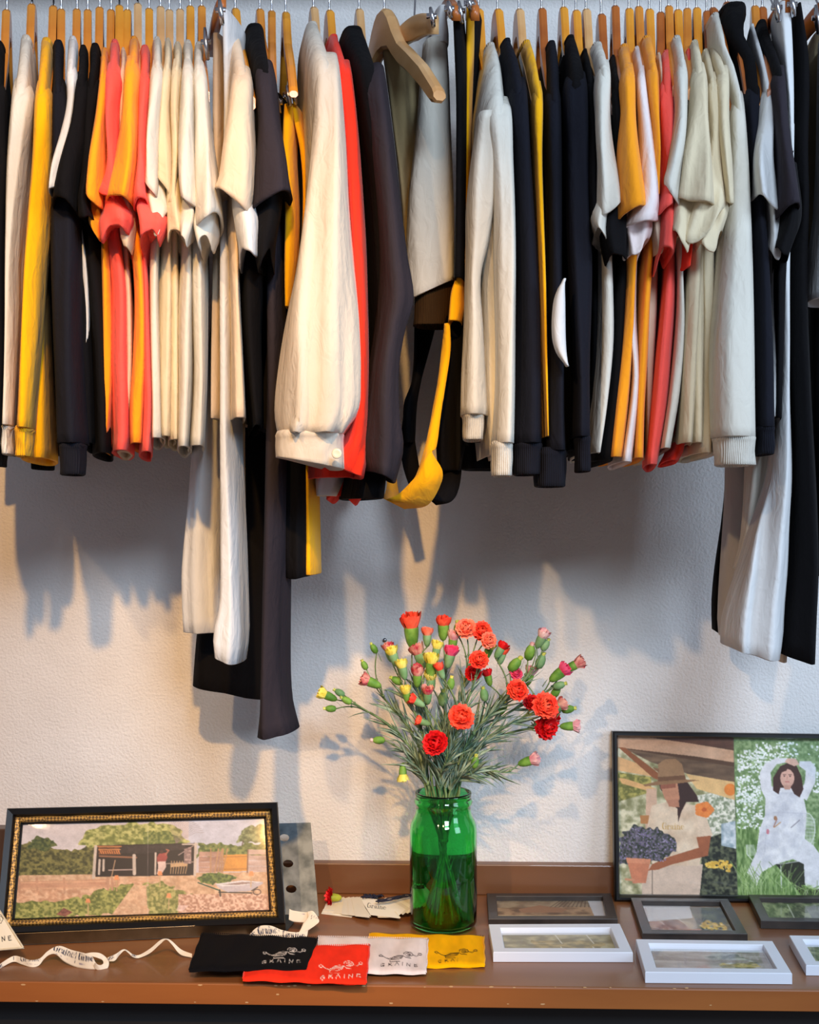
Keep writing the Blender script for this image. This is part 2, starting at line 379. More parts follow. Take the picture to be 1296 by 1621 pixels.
nv = sweat('black sweatshirt with a ribbed cuff at left, right of the yellow one', 'navy', (97, 17), R3(70,86,106, 110,85,106, 146,84,108),
      [dict(rows=R3(146,84,108, 250,80,120, 330,78,126, 400,78,128, 500,82,128, 600,86,130, 700,88,136), cuff=(702,750,93,135), hd=.07, fold=.003)], R3(400,84,124, 716,95,130), dy=0)
tee('white tee whose edge shows left of the black tees', 'white', (122, 17), R3(64,110,127, 95,106,126, 120,105,124),
    [(R3(120,105,124, 160,104,122, 210,95,116, 260,84,106, 300,78,100), .01, .004)], R3(300,104,128, 400,120,142, 470,128,146, 540,126,148, 600,126,136, 690,126,134), dy=0)
tee('black tee, left one of the two black tees', 'black', (139, 18), R3(78,127,143, 110,124,143, 140,120,142),
    [(R3(140,120,142, 190,110,140, 240,96,136, 290,84,130, 322,80,128), -.006, .004)], R3(330,98,132, 500,112,150, 700,132,152), dy=-.012)
tee('black tee, right one of the two black tees', 'black', (158, 14), R3(75,144,163, 105,143,162, 140,138,160),
    [(R3(140,138,160, 190,132,152, 240,128,148, 290,126,144, 312,124,142, 340,124,150), -.012, .006)], R3(360,128,168, 500,140,176, 600,146,178, 700,150,178, 716,150,178), dy=-.004)
tee('orange tee, first orange one from the left', 'orange', (176, 18), R3(82,162,175, 105,160,175, 130,158,174),
    [(R3(130,158,174, 190,150,172, 250,141,168, 300,134,164, 318,133,162), -.004, .005), (R3(240,145,168, 310,138,166, 350,138,164, 366,142,164), -.01, .006, dict(dy=.03))],
    R3(370,158,178, 600,164,182, 705,158,176), dy=-.01)
tee('coral tee, left one of the two coral tees at left', 'coral', (189, 11), R3(69,176,193, 100,173,194, 125,168,196),
    [(R3(125,168,196, 180,167,190, 250,166,184, 290,158,184, 306,152,184), -.004, .005), (R3(280,160,190, 320,158,206, 345,154,214, 366,160,208), -.006, .012, dict(dy=.01, hd=.06))],
    R3(372,164,196, 450,172,204, 560,174,206, 620,178,210, 690,182,212, 712,180,211), dy=-.016, tone=3)
tee('pale beige tee between coral and orange tees', 'beige', (202, 18), R3(82,193,203, 105,192,204, 125,190,204),
    [(R3(125,190,204, 250,190,206, 330,188,214, 372,186,210, 388,192,206), -.004, .006)], R3(390,190,210, 500,202,214, 620,204,214, 715,188,206), dy=.012)
tee('orange tee in front of coral ones at left', 'orange', (218, 8), R3(64,206,224, 90,203,224, 115,198,222),
    [(R3(115,198,222, 170,190,221, 230,179,218, 280,171,215, 312,167,212), -.004, .002)], R3(330,200,228, 450,210,232, 560,210,232, 640,206,230, 700,208,228), dy=-.03, tone=1)
tee('coral tee, right one of the two coral tees at left', 'coral', (236, 16), R3(78,223,241, 100,223,241, 130,222,240),
    [(R3(130,222,240, 190,219,238, 250,215,236, 300,211,234, 322,211,240), -.004, .004), (R3(280,216,244, 320,214,258, 345,216,262, 372,218,252), .008, .013, dict(hd=.06))],
    R3(376,218,240, 450,226,240, 560,226,241, 640,226,242, 714,222,240), dy=-.022, tone=3)
tee('cream tee, first of the left cream cluster', 'bone', (254, 13), R3(65,243,259, 90,241,260, 120,239,262),
    [(R3(120,239,262, 180,235,258, 240,229,252, 297,225,250), -.01, .003), (R3(250,234,262, 300,232,268, 330,238,270, 352,240,262), -.004, .012, dict(dy=.012, hd=.06))],
    R3(356,236,262, 450,238,256, 560,240,256, 640,240,258, 692,238,260), dy=-.026)
tee('cream tee, second of the left cream cluster', 'cream', (268, 18), R3(67,262,275, 90,261,276, 120,258,275),
    [(R3(120,258,275, 180,253,274, 240,246,272, 292,243,272), -.012, .004)], R3(340,250,280, 450,250,280, 560,252,280, 690,256,278), dy=-.012)
tee('cream tee, third of the left cream cluster', 'cream', (285, 17), R3(73,276,291, 95,275,291, 120,272,290),
    [(R3(120,272,290, 180,268,286, 240,268,284, 300,270,282, 320,266,288), -.006, .006), (R3(270,262,286, 320,264,292, 368,262,292), -.006, .012, dict(hd=.05))], R3(370,264,290, 500,272,288, 695,266,286), dy=-.014)
tee('cream tee, fourth of the left cream cluster', 'bone', (301, 12), R3(70,291,308, 95,290,308, 120,287,310),
    [(R3(120,287,310, 180,283,312, 240,282,314, 300,281,316, 320,282,318), -.004, .004), (R3(290,288,306, 350,286,310, 378,290,300), 0, .006, dict(hd=.05))], R3(378,286,312, 500,284,310, 600,284,308, 706,282,300), dy=-.03)
tee('cream tee, fifth and last of the left cream cluster', 'bone', (319, 12), R3(73,309,325, 95,307,325, 120,305,328),
    [(R3(120,305,328, 180,306,334, 240,308,340, 300,308,345, 345,304,349), .002, .005), (R3(300,304,346, 350,306,346, 384,312,336), .006, .008, dict(hd=.06, dy=.012))], R3(384,300,330, 500,305,326, 600,306,325, 704,300,322), dy=-.034)
# ---- beige shirt, dark shirt ----
garment('shirt', 'shirt', HG, 'beige short-sleeved shirt left of the dark navy shirt', 'beige', (372, 16), R3(42,362,380, 70,362,390, 100,364,398, 130,366,403),
    R3(250,366,398, 330,362,390, 450,366,386, 560,366,390, 660,366,395), [dict(rows=R3(130,366,403, 190,356,405, 240,347,404, 290,339,402, 312,336,397), tilt=-.018, wave=.001, hd=.08, fold=.003, lam=.06),
    dict(rows=R3(250,372,400, 300,368,404, 350,372,416, 400,378,410), col='white', tilt=.004, wave=.006, hd=.06, fold=.004, dy=.02)], dy=-.05, tone=3, rib=False)
garment('shirt', 'shirt', HG, 'dark navy short-sleeved shirt over dark trousers', 'black', (411, 17), R3(44,388,422, 62,388,426, 90,394,432, 120,400,438),
    R3(300,392,440, 400,384,430, 500,386,420, 600,392,420, 672,400,418), [dict(rows=R3(120,404,438, 190,406,446, 250,402,456, 311,396,464), col='charcoal', tilt=.012, wave=.001, hd=.08, fold=.002, lam=.07),
    dict(rows=R3(260,400,446, 320,398,446, 370,400,440, 412,410,434), tilt=.006, wave=.008, hd=.06, dy=.02)], dy=-.04, tone=0, rib=False)
# ---- big cream blouse, red, dark ----
garment('shirt', 'shirt', HG, 'off-white blouse with a full gathered sleeve and buttoned cuff', 'ecru', (496, 14), R3(41,484,508, 58,478,520, 80,480,530, 108,484,541),
    R3(300,482,530, 500,470,540, 700,470,540), [dict(rows=R3(108,500,541, 200,494,550, 300,482,558, 400,466,566, 500,448,571, 600,437,575, 650,436,573, 684,442,552), cuff=(684,731,435,547), cin=-1, ctilt=-.008, gather=.006, hd=.10, fold=.007, lam=.045, lv=44, wave=0, out=.06)],
    dy=-.05, tone=1, rib=False)
rd = garment('shirt', 'shirt', HG, 'bright red long-sleeved shirt behind the off-white blouse', 'red', (521, 19), R3(61,520,540, 90,528,552, 120,532,561),
    R3(300,540,570, 500,540,580, 700,500,582, 755,494,583), [dict(rows=R3(120,534,561, 200,544,571, 300,550,579, 400,556,584, 550,560,586, 700,546,584, 742,500,583), hd=.07, fold=.005, tilt=-.012)], dy=-.015, tone=3, rib=False)
garment('shirt', 'shirt', HG, 'charcoal long-sleeved shirt right of the red one', 'black', (568, 17), R3(48,541,580, 66,541,590, 95,552,602, 126,560,614),
    R3(300,580,628, 480,584,640, 620,580,630, 740,560,622, 788,552,618), [dict(rows=R3(126,572,614, 200,586,624, 300,596,636, 400,602,648, 470,602,658, 520,598,644, 580,590,636, 650,582,640, 700,577,646, 752,584,634), col='charcoal', hd=.08, fold=.008, lam=.035, lv=44, tilt=-.008)],
    dy=-.03, tone=1, rib=False)
# ---- sweatshirts right of centre ----
sweat('off-white sweatshirt with both cuffs showing, right of the yellow strap', 'bone', (757, 17), R3(74,767,787, 95,763,798, 130,760,806, 178,757,812),
    [dict(rows=R3(178,770,812, 250,778,815, 330,784,819, 420,786,821, 520,788,820, 620,787,818, 700,782,816), cuff=(701,752,780,814), hd=.06, fold=.003, out=.03),
     dict(rows=R3(178,757,796, 250,747,790, 320,741,786, 380,741,776, 440,740,764, 520,738,770, 600,733,774, 655,731,776), cuff=(656,695,734,768), hd=.055, fold=.003, out=.02, dy=.03)],
    R3(350,760,800, 450,762,800, 600,766,800, 720,775,800), dy=-.02, tone=3)
sweat('black sweatshirt between off-white and yellow sweatshirts', 'navy', (787, 17), R3(67,794,812, 90,797,825, 120,804,834, 148,808,838),
    [dict(rows=R3(148,808,838, 250,816,845, 400,820,855, 550,822,861, 700,818,866), cuff=(702,750,816,863), hd=.07, fold=.004)], R3(300,812,848, 716,815,862), tone=3)
sweat('yellow sweatshirt wedged between two black ones', 'yellow', (821, 17), R3(70,824,843, 95,830,852, 125,835,858, 154,842,861),
    [dict(rows=R3(154,842,861, 250,846,860, 330,850,862, 450,856,866, 560,860,868, 640,863,869, 690,865,869), hd=.05, fold=.001)], R3(250,838,862, 400,850,864, 718,862,868), tone=1, far=False)
bk30 = sweat('black sweatshirt right of the narrow yellow one', 'navy', (857, 16), R3(71,863,882, 100,862,888, 130,861,890, 160,862,892),
    [dict(rows=R3(160,862,890, 300,866,892, 440,866,892, 560,868,896, 650,866,898, 712,866,900), cuff=(712,769,848,900), hd=.08, fold=.003)], R3(300,862,900, 716,860,905), tone=2)
sweat('black sweatshirt with the narrow navy sleeve and cuff', 'black', (891, 14), R3(62,893,912, 85,892,922, 110,892,930, 138,892,936),
    [dict(rows=R3(138,892,932, 250,897,936, 400,900,940, 500,906,938, 600,910,935, 690,909,936), col='navy', cuff=(691,745,912,937), hd=.06, fold=.003)], R3(250,888,944, 400,888,942, 600,890,935, 712,895,925), dy=-.01, tone=3)
tee('black tee hidden behind the black sweatshirt, left of the pale grey tee', 'black', (911, 19), R3(84,919,931, 110,922,940, 140,926,944),
    [(R3(140,926,944, 250,930,946, 340,934,950), 0, .003)], R3(340,930,950, 500,932,948, 716,924,944), tone=3, dy=.01)
# ---- right tees ----
tee('pale grey-white tee, leftmost of the right-hand tees', 'bone', (927, 17), R3(73,934,956, 95,938,966, 120,944,969),
    [(R3(120,944,969, 180,943,972, 230,943,976, 280,944,981, 330,944,984), .008, .002), (R3(280,942,978, 330,938,970, 372,942,966), -.012, .004, dict(hd=.05, dy=.012))],
    R3(380,946,974, 450,944,976, 540,942,974, 640,936,962, 716,933,950), dy=-.03, tone=1)
tee('black tee between pale grey and yellow tees at right', 'black', (951, 25), R3(94,963,975, 120,966,982, 150,968,985),
    [(R3(150,968,985, 230,970,990, 300,962,994, 360,956,998, 402,962,1000), .01, .01)], R3(400,974,998, 500,970,992, 620,956,984, 728,938,972), dy=-.016, tone=2)
tee('yellow-orange tee, left one of the two at right', 'orange', (973, 12), R3(76,977,997, 100,978,1003, 125,982,1006),
    [(R3(125,982,1006, 180,982,1011, 240,979,1019, 290,976,1025, 332,973,1030), .012, .002)], R3(340,980,1020, 430,988,1010, 520,986,1006, 620,976,1000, 722,964,988), dy=-.036, tone=2)
tee('pinkish-white tee between the two yellow-orange tees', 'pinkwhite', (995, 16), R3(80,1000,1013, 105,1003,1019, 130,1006,1024),
    [(R3(130,1006,1024, 200,1008,1034, 270,1004,1042, 320,1000,1048, 352,984,1050), .010, .004), (R3(300,990,1038, 350,984,1034, 396,992,1018), .0, .012, dict(hd=.05, dy=.014))],
    R3(400,994,1012, 500,990,1008, 600,996,1012, 730,978,1000), dy=-.024, tone=3)
tee('yellow-orange tee, right one of the two at right', 'orange', (1010, 13), R3(63,1012,1033, 90,1016,1041, 120,1022,1042),
    [(R3(120,1022,1042, 200,1026,1043, 260,1030,1046, 308,1036,1048), .002, .003)], R3(320,1020,1044, 450,1012,1032, 560,1008,1028, 640,1006,1024, 724,1004,1022), dy=-.02, tone=0)
tee('beige tee barely showing behind the coral tee at right', 'beige', (1027, 17), R3(90,1036,1046, 120,1040,1049, 150,1040,1050),
    [(R3(150,1040,1050, 250,1042,1052, 330,1030,1050, 396,1036,1050), 0, .006)], R3(400,1022,1046, 500,1020,1042, 600,1022,1036, 725,1020,1034), tone=3, dy=.012)
tee('coral-red tee, left of the right-hand cream cluster', 'coral', (1045, 22), R3(86,1044,1063, 110,1043,1066, 145,1042,1068),
    [(R3(145,1042,1068, 220,1042,1066, 290,1045,1070, 330,1040,1070), 0, .004), (R3(290,1044,1070, 340,1046,1072, 400,1040,1064), .004, .01, dict(hd=.06))],
    R3(400,1046,1070, 480,1042,1068, 560,1034,1062, 640,1028,1056, 734,1022,1040), dy=-.02, tone=2)
tee('cream tee, first of the right cream cluster', 'bone', (1058, 12), R3(63,1060,1079, 90,1064,1086, 120,1066,1089),
    [(R3(120,1066,1089, 180,1064,1088, 240,1058,1086, 290,1051,1084, 308,1050,1082), -.014, .003)], R3(330,1060,1084, 430,1068,1082, 520,1066,1082, 620,1056,1074, 708,1044,1060), dy=-.036, tone=0)
tee('red tee showing as a sliver in the right cream cluster', 'red', (1072, 18), R3(84,1082,1093, 110,1083,1094, 150,1084,1094),
    [(R3(150,1084,1094, 250,1084,1096, 340,1082,1098, 420,1080,1092), 0, .004)], R3(430,1076,1094, 560,1068,1084, 700,1068,1086, 728,1054,1074), tone=3, dy=.012)
tee('cream tee, second of the right cream cluster', 'cream', (1087, 16), R3(70,1089,1106, 95,1091,1114, 125,1092,1118),
    [(R3(125,1092,1118, 180,1088,1122, 240,1080,1130, 290,1074,1136, 318,1068,1140), -.010, .004), (R3(260,1074,1130, 320,1060,1118, 376,1064,1096), -.004, .012, dict(hd=.06, dy=.014))],
    R3(390,1086,1116, 480,1080,1110, 580,1074,1102, 700,1070,1094), dy=-.045, tone=0)
tee('cream tee, third of the right cream cluster', 'cream', (1102, 15), R3(84,1108,1122, 110,1112,1130, 140,1116,1136),
    [(R3(140,1116,1136, 220,1120,1146, 290,1110,1152, 340,1084,1150, 364,1070,1140), .006, .012)], R3(380,1094,1122, 500,1092,1118, 600,1088,1114, 700,1086,1110), dy=-.03, tone=3)
tee('cream tee, fourth of the right cream cluster', 'cream', (1118, 20), R3(75,1119,1137, 100,1124,1148, 130,1132,1156),
    [(R3(130,1132,1156, 200,1134,1158, 260,1138,1160, 318,1146,1162), .002, .004), (R3(280,1110,1154, 330,1092,1156, 382,1104,1142), .008, .014, dict(hd=.06, dy=.01))],
    R3(380,1106,1136, 500,1108,1134, 600,1104,1130, 716,1096,1126), dy=-.03, tone=2)
sweat('cream high-necked sweatshirt with a wide ribbed cuff at right', 'bone', (1127, 15), R3(27,1121,1140, 60,1128,1150, 78,1134,1152, 110,1142,1168, 170,1156,1180),
    [dict(rows=R3(170,1156,1180, 250,1154,1188, 350,1148,1194, 450,1140,1198, 560,1134,1202, 690,1134,1205), cuff=(691,735,1136,1201), hd=.07, fold=.002, lam=.08)], R3(300,1145,1185, 500,1130,1180, 716,1100,1150), dy=-.02, tone=2)
sweat('black high-necked sweatshirt right of the cream high-necked one', 'black', (1149, 6), R3(10,1139,1186, 40,1146,1182, 62,1154,1183, 90,1170,1198, 150,1178,1205),
    [dict(rows=R3(150,1178,1205, 250,1184,1206, 400,1196,1218, 550,1200,1228, 675,1204,1230), col='navy', cuff=(676,718,1200,1228), hd=.06, fold=.002)], R3(300,1180,1215, 716,1190,1226), tone=2)
garment('shirt', 'shirt', HG, 'white short-sleeved shirt left of the navy one at right', 'white', (1194, 12), R3(45,1183,1193, 80,1190,1206, 110,1198,1214, 150,1204,1223),
    R3(300,1196,1236, 400,1206,1240, 660,1206,1232), [dict(rows=R3(150,1204,1223, 200,1199,1227, 260,1194,1231, 318,1193,1236), tilt=-.012, wave=.002, hd=.07, fold=.005, lam=.035),
    dict(rows=R3(240,1206,1234, 320,1212,1240, 400,1216,1236), tilt=-.004, wave=.006, hd=.05, dy=.02)], dy=-.02, tone=0, rib=False)
garment('shirt', 'shirt', HG, 'charcoal short-sleeved shirt beside the clipped white trousers at right', 'black', (1206, 14), R3(38,1193,1214, 60,1195,1222, 90,1210,1234, 130,1220,1244),
    R3(300,1226,1262, 400,1220,1250, 560,1224,1246, 660,1224,1242), [dict(rows=R3(130,1220,1244, 200,1226,1252, 270,1232,1262, 328,1233,1270), col='charcoal', tilt=.004, wave=.002, hd=.07, fold=.002),
    dict(rows=R3(260,1236,1262, 340,1234,1270, 400,1228,1252), hd=.05, dy=.02, wave=.008)], dy=-.04, tone=2, rib=False)

q = MB(); loft(q, [(443,892,893.5,-.575,.006), (456,883,894,-.575,.02), (480,876,895,-.575,.02), (530,874,896,-.575,.02), (556,880,897,-.575,.02), (574,891,898,-.575,.01), (580,896,898.5,-.575,.006)], 0, n=24, levels=24, fold=.0005, open_=False)  # added patch standing for a white garment glimpsed between black ones
q.build('white_garment_edge', fab('white'), bk30)['label'] = 'white garment edge showing between the black ones'
q = MB(); loft(q, R3y([(700,500,540), (750,497,542), (784,498,528)], -.40, .05), 0, n=32, levels=16, fold=.003, tilt=-.0)  # hem of a white shirt, added as a part of the red one
q.build('shirttail', fab('white'), rd)['label'] = 'white lining below the red hem'
q = MB(); loft(q, R3y([(690,530,582), (760,520,584), (790,512,560)], -.34, .05), 0, n=32, levels=16, fold=.005, wave=.006); q.build('sleeve', fab('red'), rd)
q = MB(); loft(q, R3y([(650,50,78), (700,48,76), (742,48,75)], -.10, .04), 0, n=32, levels=12, fold=.002); q.build('cuff', fab('black', True), nv)
# ---- clipped trousers, skirts ----
a = hanging('trousers', 'trousers', PG, 'white wide-leg trousers clipped up, long pale leg hanging left of the black trousers', [
    ('leg', 'white', R3(20,349,366, 60,351,367, 200,353,367, 400,345,364, 600,344,362, 700,343,363, 850,344,370, 960,343,374, 1005,333,376, 1046,336,370), -.47, .05, .1, dict(fold=.002, tilt=-.006)),
    ('leg', 'white', R3(180,336,348, 500,332,346, 655,304,345, 700,296,342, 800,288,341, 900,280,342, 960,281,344, 1001,284,346), -.28, .06, .1, dict(fold=.004)),
    ('panel', 'beige', R3(56,333,352, 200,330,352, 400,331,352, 560,331,352, 662,331,351), -.42, .10, .1, dict(fold=.004)),
    ('panel', 'tan', R3(180,358,368, 300,358,374, 400,360,384, 560,362,380, 700,362,376, 820,366,375, 900,368,374, 984,370,373), -.40, .05, .0, dict(fold=.004))])  # last tan strip is shading beside the leg, put into the colour
a = hanging('trousers', 'trousers', PG, 'black wide-leg trousers whose narrow charcoal leg hangs lowest of all the clothes', [
    ('leg', 'charcoal', R3(330,420,442, 415,418,442, 560,417,444, 700,414,446, 900,412,444, 1050,411,442, 1120,408,446, 1166,402,458), -.46, .05, .1, dict(fold=.004, tilt=.004)),
    ('leg', 'black', R3(190,430,446, 450,400,438, 640,368,425, 700,350,428, 850,330,434, 985,309,440, 1050,303,450, 1099,300,446), -.20, .035, .1, dict(fold=.003, tilt=-.012, n=56, lam=.07)),
    ('waist', 'black', R3(150,432,446, 300,428,448, 500,420,446, 680,400,446), -.40, .12, .1, dict())])
a = hanging('trousers', 'trousers', PG, 'mustard and black trousers with a bright yellow side strip, between navy shirt and off-white blouse', [
    ('leg', 'black', R3(186,453,478, 300,456,482, 490,450,484, 700,446,482, 850,443,482, 913,445,481), -.42, .07, .1, dict(fold=.003, wave=.002)),
    ('leg', 'yellow', R3(300,479,486, 480,478,486, 640,478,490, 720,480,491, 800,481,493, 909,481,496), -.40, .04, .1, dict(fold=.001, label='bright yellow leg')),
    ('front_band', 'yellow', R3(168,448,464, 200,446,463, 250,446,462, 330,449,466, 420,448,464, 486,450,459), -.47, .03, .1, dict(fold=.001, label='mustard yellow waistband loop', back=.8)),
    ('back_band', 'yellow', R3(168,459,470, 200,465,478, 240,473,486, 300,478,488, 420,477,487), -.46, .03, .1, dict(fold=.001, label='mustard yellow waistband loop'))])
hg = hanger((430, 20), P(436, 130, -.47).x, 'reddish wooden hanger with metal clips, left of two beside the navy shirt', 0, tall=.022)
q = MB(); hg2 = hanger((452, 22), P(468, 130, -.47).x, 'reddish wooden hanger with metal clips, right of two beside the navy shirt', 3, tall=.022)
clip(hg, 440, 148, -.48, 30); clip(hg2, 457, 136, -.48, 32); clip(hg2, 466, 134, -.46, 32)
bh = bar_hanger(P(333, 62, -.20), P(351, -14, -.46), 'dark reddish clip hanger above the white wide-leg trousers', 2, [(350, -2, -.47, 40), (327, 44, -.42, 50)])
# khaki skirt and white skirt
hanging('skirt', 'skirt', PG, 'crumpled khaki skirt behind the large bare wooden hanger', [
    ('panel', 'khaki', R3(66,597,640, 100,600,668, 200,612,676, 300,626,680, 400,640,690, 468,652,704), -.31, .05, .2, dict(fold=.009, lam=.035, n=72))])
hanging('skirt', 'skirt', PG, 'white panelled skirt hanging beside the black and yellow strips', [
    ('panel', 'bone', R3(62,676,712, 130,670,717, 200,664,719, 300,652,721, 380,649,722, 456,653,722), -.375, .03, -.2, dict(fold=.0025, tilt=.013, lam=.09, n=64)),
    ('waist', 'white', R3(12,694,708, 40,690,712, 70,682,714), -.375, .028, -.2, dict(fold=.001))])
hanging('skirt', 'skirt', PG, 'pale skirt top folded over behind the white panelled skirt', [
    ('panel', 'grey', R3(50,634,686, 90,644,684, 140,656,684, 200,666,684), -.30, .02, .1, dict(fold=.004, n=56))])
hanging('trousers', 'trousers', PG, 'dark brown-black trouser strip left of the thin yellow strip', [
    ('leg', 'black', R3(12,713,729, 80,716,735, 160,719,736, 300,718,734, 440,716,732), -.45, .05, .1, dict(fold=.001))])
hanging('dungarees', 'dungarees', PG, 'black dungarees hanging behind the yellow strap, left of the off-white sweatshirt', [
    ('leg', 'black', R3(16,746,758, 60,742,757, 200,740,754, 330,736,752, 450,734,752, 560,730,760, 700,728,770), -.38, .07, .1, dict(fold=.004)),
    ('panel', 'brown', R3(440,656,722, 470,654,722, 500,652,718, 514,650,716), -.36, .03, .1, dict(fold=.001, n=56, rib=True, label='dark brown ribbed waistband')),
    ('bib', 'black', R3(500,706,738, 560,697,738, 640,690,738, 700,690,736, 744,694,730), -.38, .03, .0, dict(fold=.004)),
    ('bib', 'black', R3(510,655,690, 600,652,668, 640,640,660, 700,640,654), -.22, .03, .0, dict(fold=.004)),
    ('leg', 'black', R3(300,744,758, 480,740,764, 640,728,790, 700,728,800, 742,728,806), -.28, .05, .0, dict(fold=.004, n=56))])
hanging('dungarees', 'dungarees', PG, 'yellow dungarees: thin yellow strip with a long hanging yellow strap loop', [
    ('leg', 'yellow', R3(14,736,747, 60,735,747, 160,736,744, 300,732,743, 400,730,741, 445,722,736), -.42, .03, .1, dict(fold=.0005)),
    ('waist', 'yellow', R3(436,721,734, 460,712,732, 486,708,731, 508,706,728), -.43, .035, .1, dict(fold=.001))])
dg = [o for o in COL.objects if o.get('label', '').startswith('yellow dungarees')][0]
dk = [o for o in COL.objects if o.get('label', '').startswith('black dungarees')][0]
def strap(root, pts, col, thick=.0025):
    """cloth strap: points (x_left, y_left, x_right, y_right, Y)"""
    A = smooth_rows([(i*1.0, *p) for i, p in enumerate(pts)], len(pts)*7); q = MB(); vs = []; fs = []
    for r in A:
        l = P(r[1], r[2], r[5]); g = P(r[3], r[4], r[5]-.006); md = (l+g)/2+Vector((0, -.004, 0))
        b = Vector((0, thick, 0)); vs += [l, md, g, g+b, md+b, l+b]
    n = len(A)
    for i in range(n-1):
        for k in range(6): fs.append((i*6+k, i*6+(k+1) % 6, (i+1)*6+(k+1) % 6, (i+1)*6+k))
    fs += [(0, 1, 2, 3, 4, 5)[::-1], tuple((n-1)*6+k for k in range(6))]
    q.add(vs, fs); return q.build('strap', fab(col), root)
strap(dg, [(703,512,712,512,-.41), (699,550,713,553,-.41), (693,600,706,604,-.42), (684,650,698,654,-.43), (674,700,691,706,-.45), (660,748,684,716,-.46), (648,765,700,745,-.46), (630,782,696,770,-.45), (612,790,676,800,-.43), (606,789,640,806,-.40)], 'yellow')
strap(dg, [(606,789,640,806,-.40), (612,770,634,792,-.35), (612,750,628,760,-.32), (618,730,630,738,-.30)], 'orange')
strap(dk, [(706,690,732,690,-.36), (704,730,731,738,-.36), (694,768,726,774,-.37), (676,786,714,794,-.38), (672,784,690,800,-.37)], 'black')
strap(dk, [(640,640,652,640,-.20), (634,700,656,690,-.20), (638,740,662,730,-.20), (650,776,668,764,-.21), (655,790,672,780,-.22)], 'black')
# large bare hanger seen at an angle, and clip hangers at top centre
hanger((608, 17), P(697, 118, -.47).x, 'large pale bare wooden hanger turned towards the viewer, over the khaki skirt', 1, thick=.018, tall=.033)
bar_hanger(P(626, 46, -.30), P(688, 14, -.46), 'pale wooden clip hanger holding the white panelled skirt', 1, [(684, 12, -.47, 30)], h=.03)
bar_hanger(P(700, 4, -.22), P(722, 0, -.47), 'clip hanger with silver clips above the dark trouser strip', 2, [(712, 2, -.47, 26), (729, 2, -.46, 34)])
bar_hanger(P(742, 4, -.22), P(752, 0, -.47), 'clip hanger with silver clips above the black dungarees', 2, [(743, -4, -.47, 20), (750, 2, -.45, 20)])
# ---- right edge ----
hanging('trousers', 'trousers', PG, 'white wide-leg trousers hanging low at right under the cream sweatshirt', [
    ('waist', 'white', R3(6,1228,1252, 60,1232,1255, 120,1236,1256, 180,1242,1256, 240,1248,1257), -.47, .05, .1, dict(fold=.003)),
    ('leg', 'white', R3(200,1242,1256, 300,1240,1254, 400,1232,1251, 560,1234,1252, 700,1226,1254, 760,1218,1254, 840,1190,1253, 900,1174,1251, 960,1158,1246, 1000,1150,1244, 1038,1150,1238), -.45, .07, .1, dict(fold=.008, lam=.04, tilt=-.010, n=60)),
    ('leg', 'bone', R3(300,1236,1250, 520,1212,1240, 700,1186,1226, 800,1180,1220, 860,1174,1210, 900,1164,1190), -.36, .04, .1, dict(fold=.005, lam=.03)),
    ('leg', 'beige', R3(260,1246,1257, 560,1238,1254, 760,1240,1256, 900,1238,1252, 1047,1232,1246), -.36, .08, .1, dict(fold=.002))])
hanging('trousers', 'trousers', PG, 'pale grey trouser leg behind the white trousers at right, with thin black edge beside it', [
    ('leg', 'grey', R3(60,1196,1212, 300,1184,1208, 640,1150,1186, 735,1148,1186, 800,1147,1184, 900,1141,1176, 980,1138,1162, 1006,1140,1160), -.24, .03, .1, dict(fold=.003, lam=.05))])
hanging('trousers', 'trousers', PG, 'black trouser edge showing left of the pale grey leg at right', [
    ('leg', 'black', R3(60,1192,1206, 300,1180,1198, 640,1152,1180, 770,1146,1170, 830,1140,1165, 900,1130,1160, 960,1125,1158, 1004,1126,1156), -.14, .02, .1, dict(fold=.001, tilt=-.008))])
hanging('trousers', 'trousers', PG, 'black satin trousers, widest dark ones near the right edge', [
    ('leg', 'black', R3(10,1256,1266, 100,1258,1282, 240,1257,1282, 320,1260,1284, 440,1252,1284, 600,1254,1288, 700,1258,1290, 800,1256,1294, 900,1252,1296, 980,1244,1293, 1046,1238,1291), -.44, .10, .1, dict(fold=.007, lam=.05, tilt=-.006, n=56))])
hanging('skirt', 'skirt', PG, 'khaki linen skirt cut by the right photo edge', [
    ('panel', 'khaki', R3(44,1290,1340, 120,1278,1350, 240,1276,1360, 340,1282,1370, 420,1286,1370), -.36, .08, .1, dict(fold=.006, n=56))])
hanging('shirt', 'shirt', HG, 'white sleeve end cut by the right photo edge', [
    ('sleeve', 'white', R3(40,1306,1330, 120,1302,1336, 330,1296,1334, 380,1290,1330, 430,1288,1330, 470,1286,1330), -.46, .05, .1, dict(fold=.004))])
hanging('trousers', 'trousers', PG, 'black garment cut by the right photo edge', [
    ('leg', 'black', R3(30,1312,1340, 200,1304,1346, 440,1292,1350, 600,1290,1350, 912,1292,1350), -.36, .08, .1, dict(fold=.004))])
bar_hanger(P(1206, 52, -.24), P(1250, -14, -.47), 'dark wooden clip hanger above the white wide-leg trousers at right', 2, [(1230, -6, -.47, 40), (1254, -8, -.47, 34)])
bar_hanger(P(1262, 44, -.30), P(1330, -22, -.40), 'dark wooden clip hanger in the top right corner', 2, [(1294, 8, -.40, 46)], h=.026)

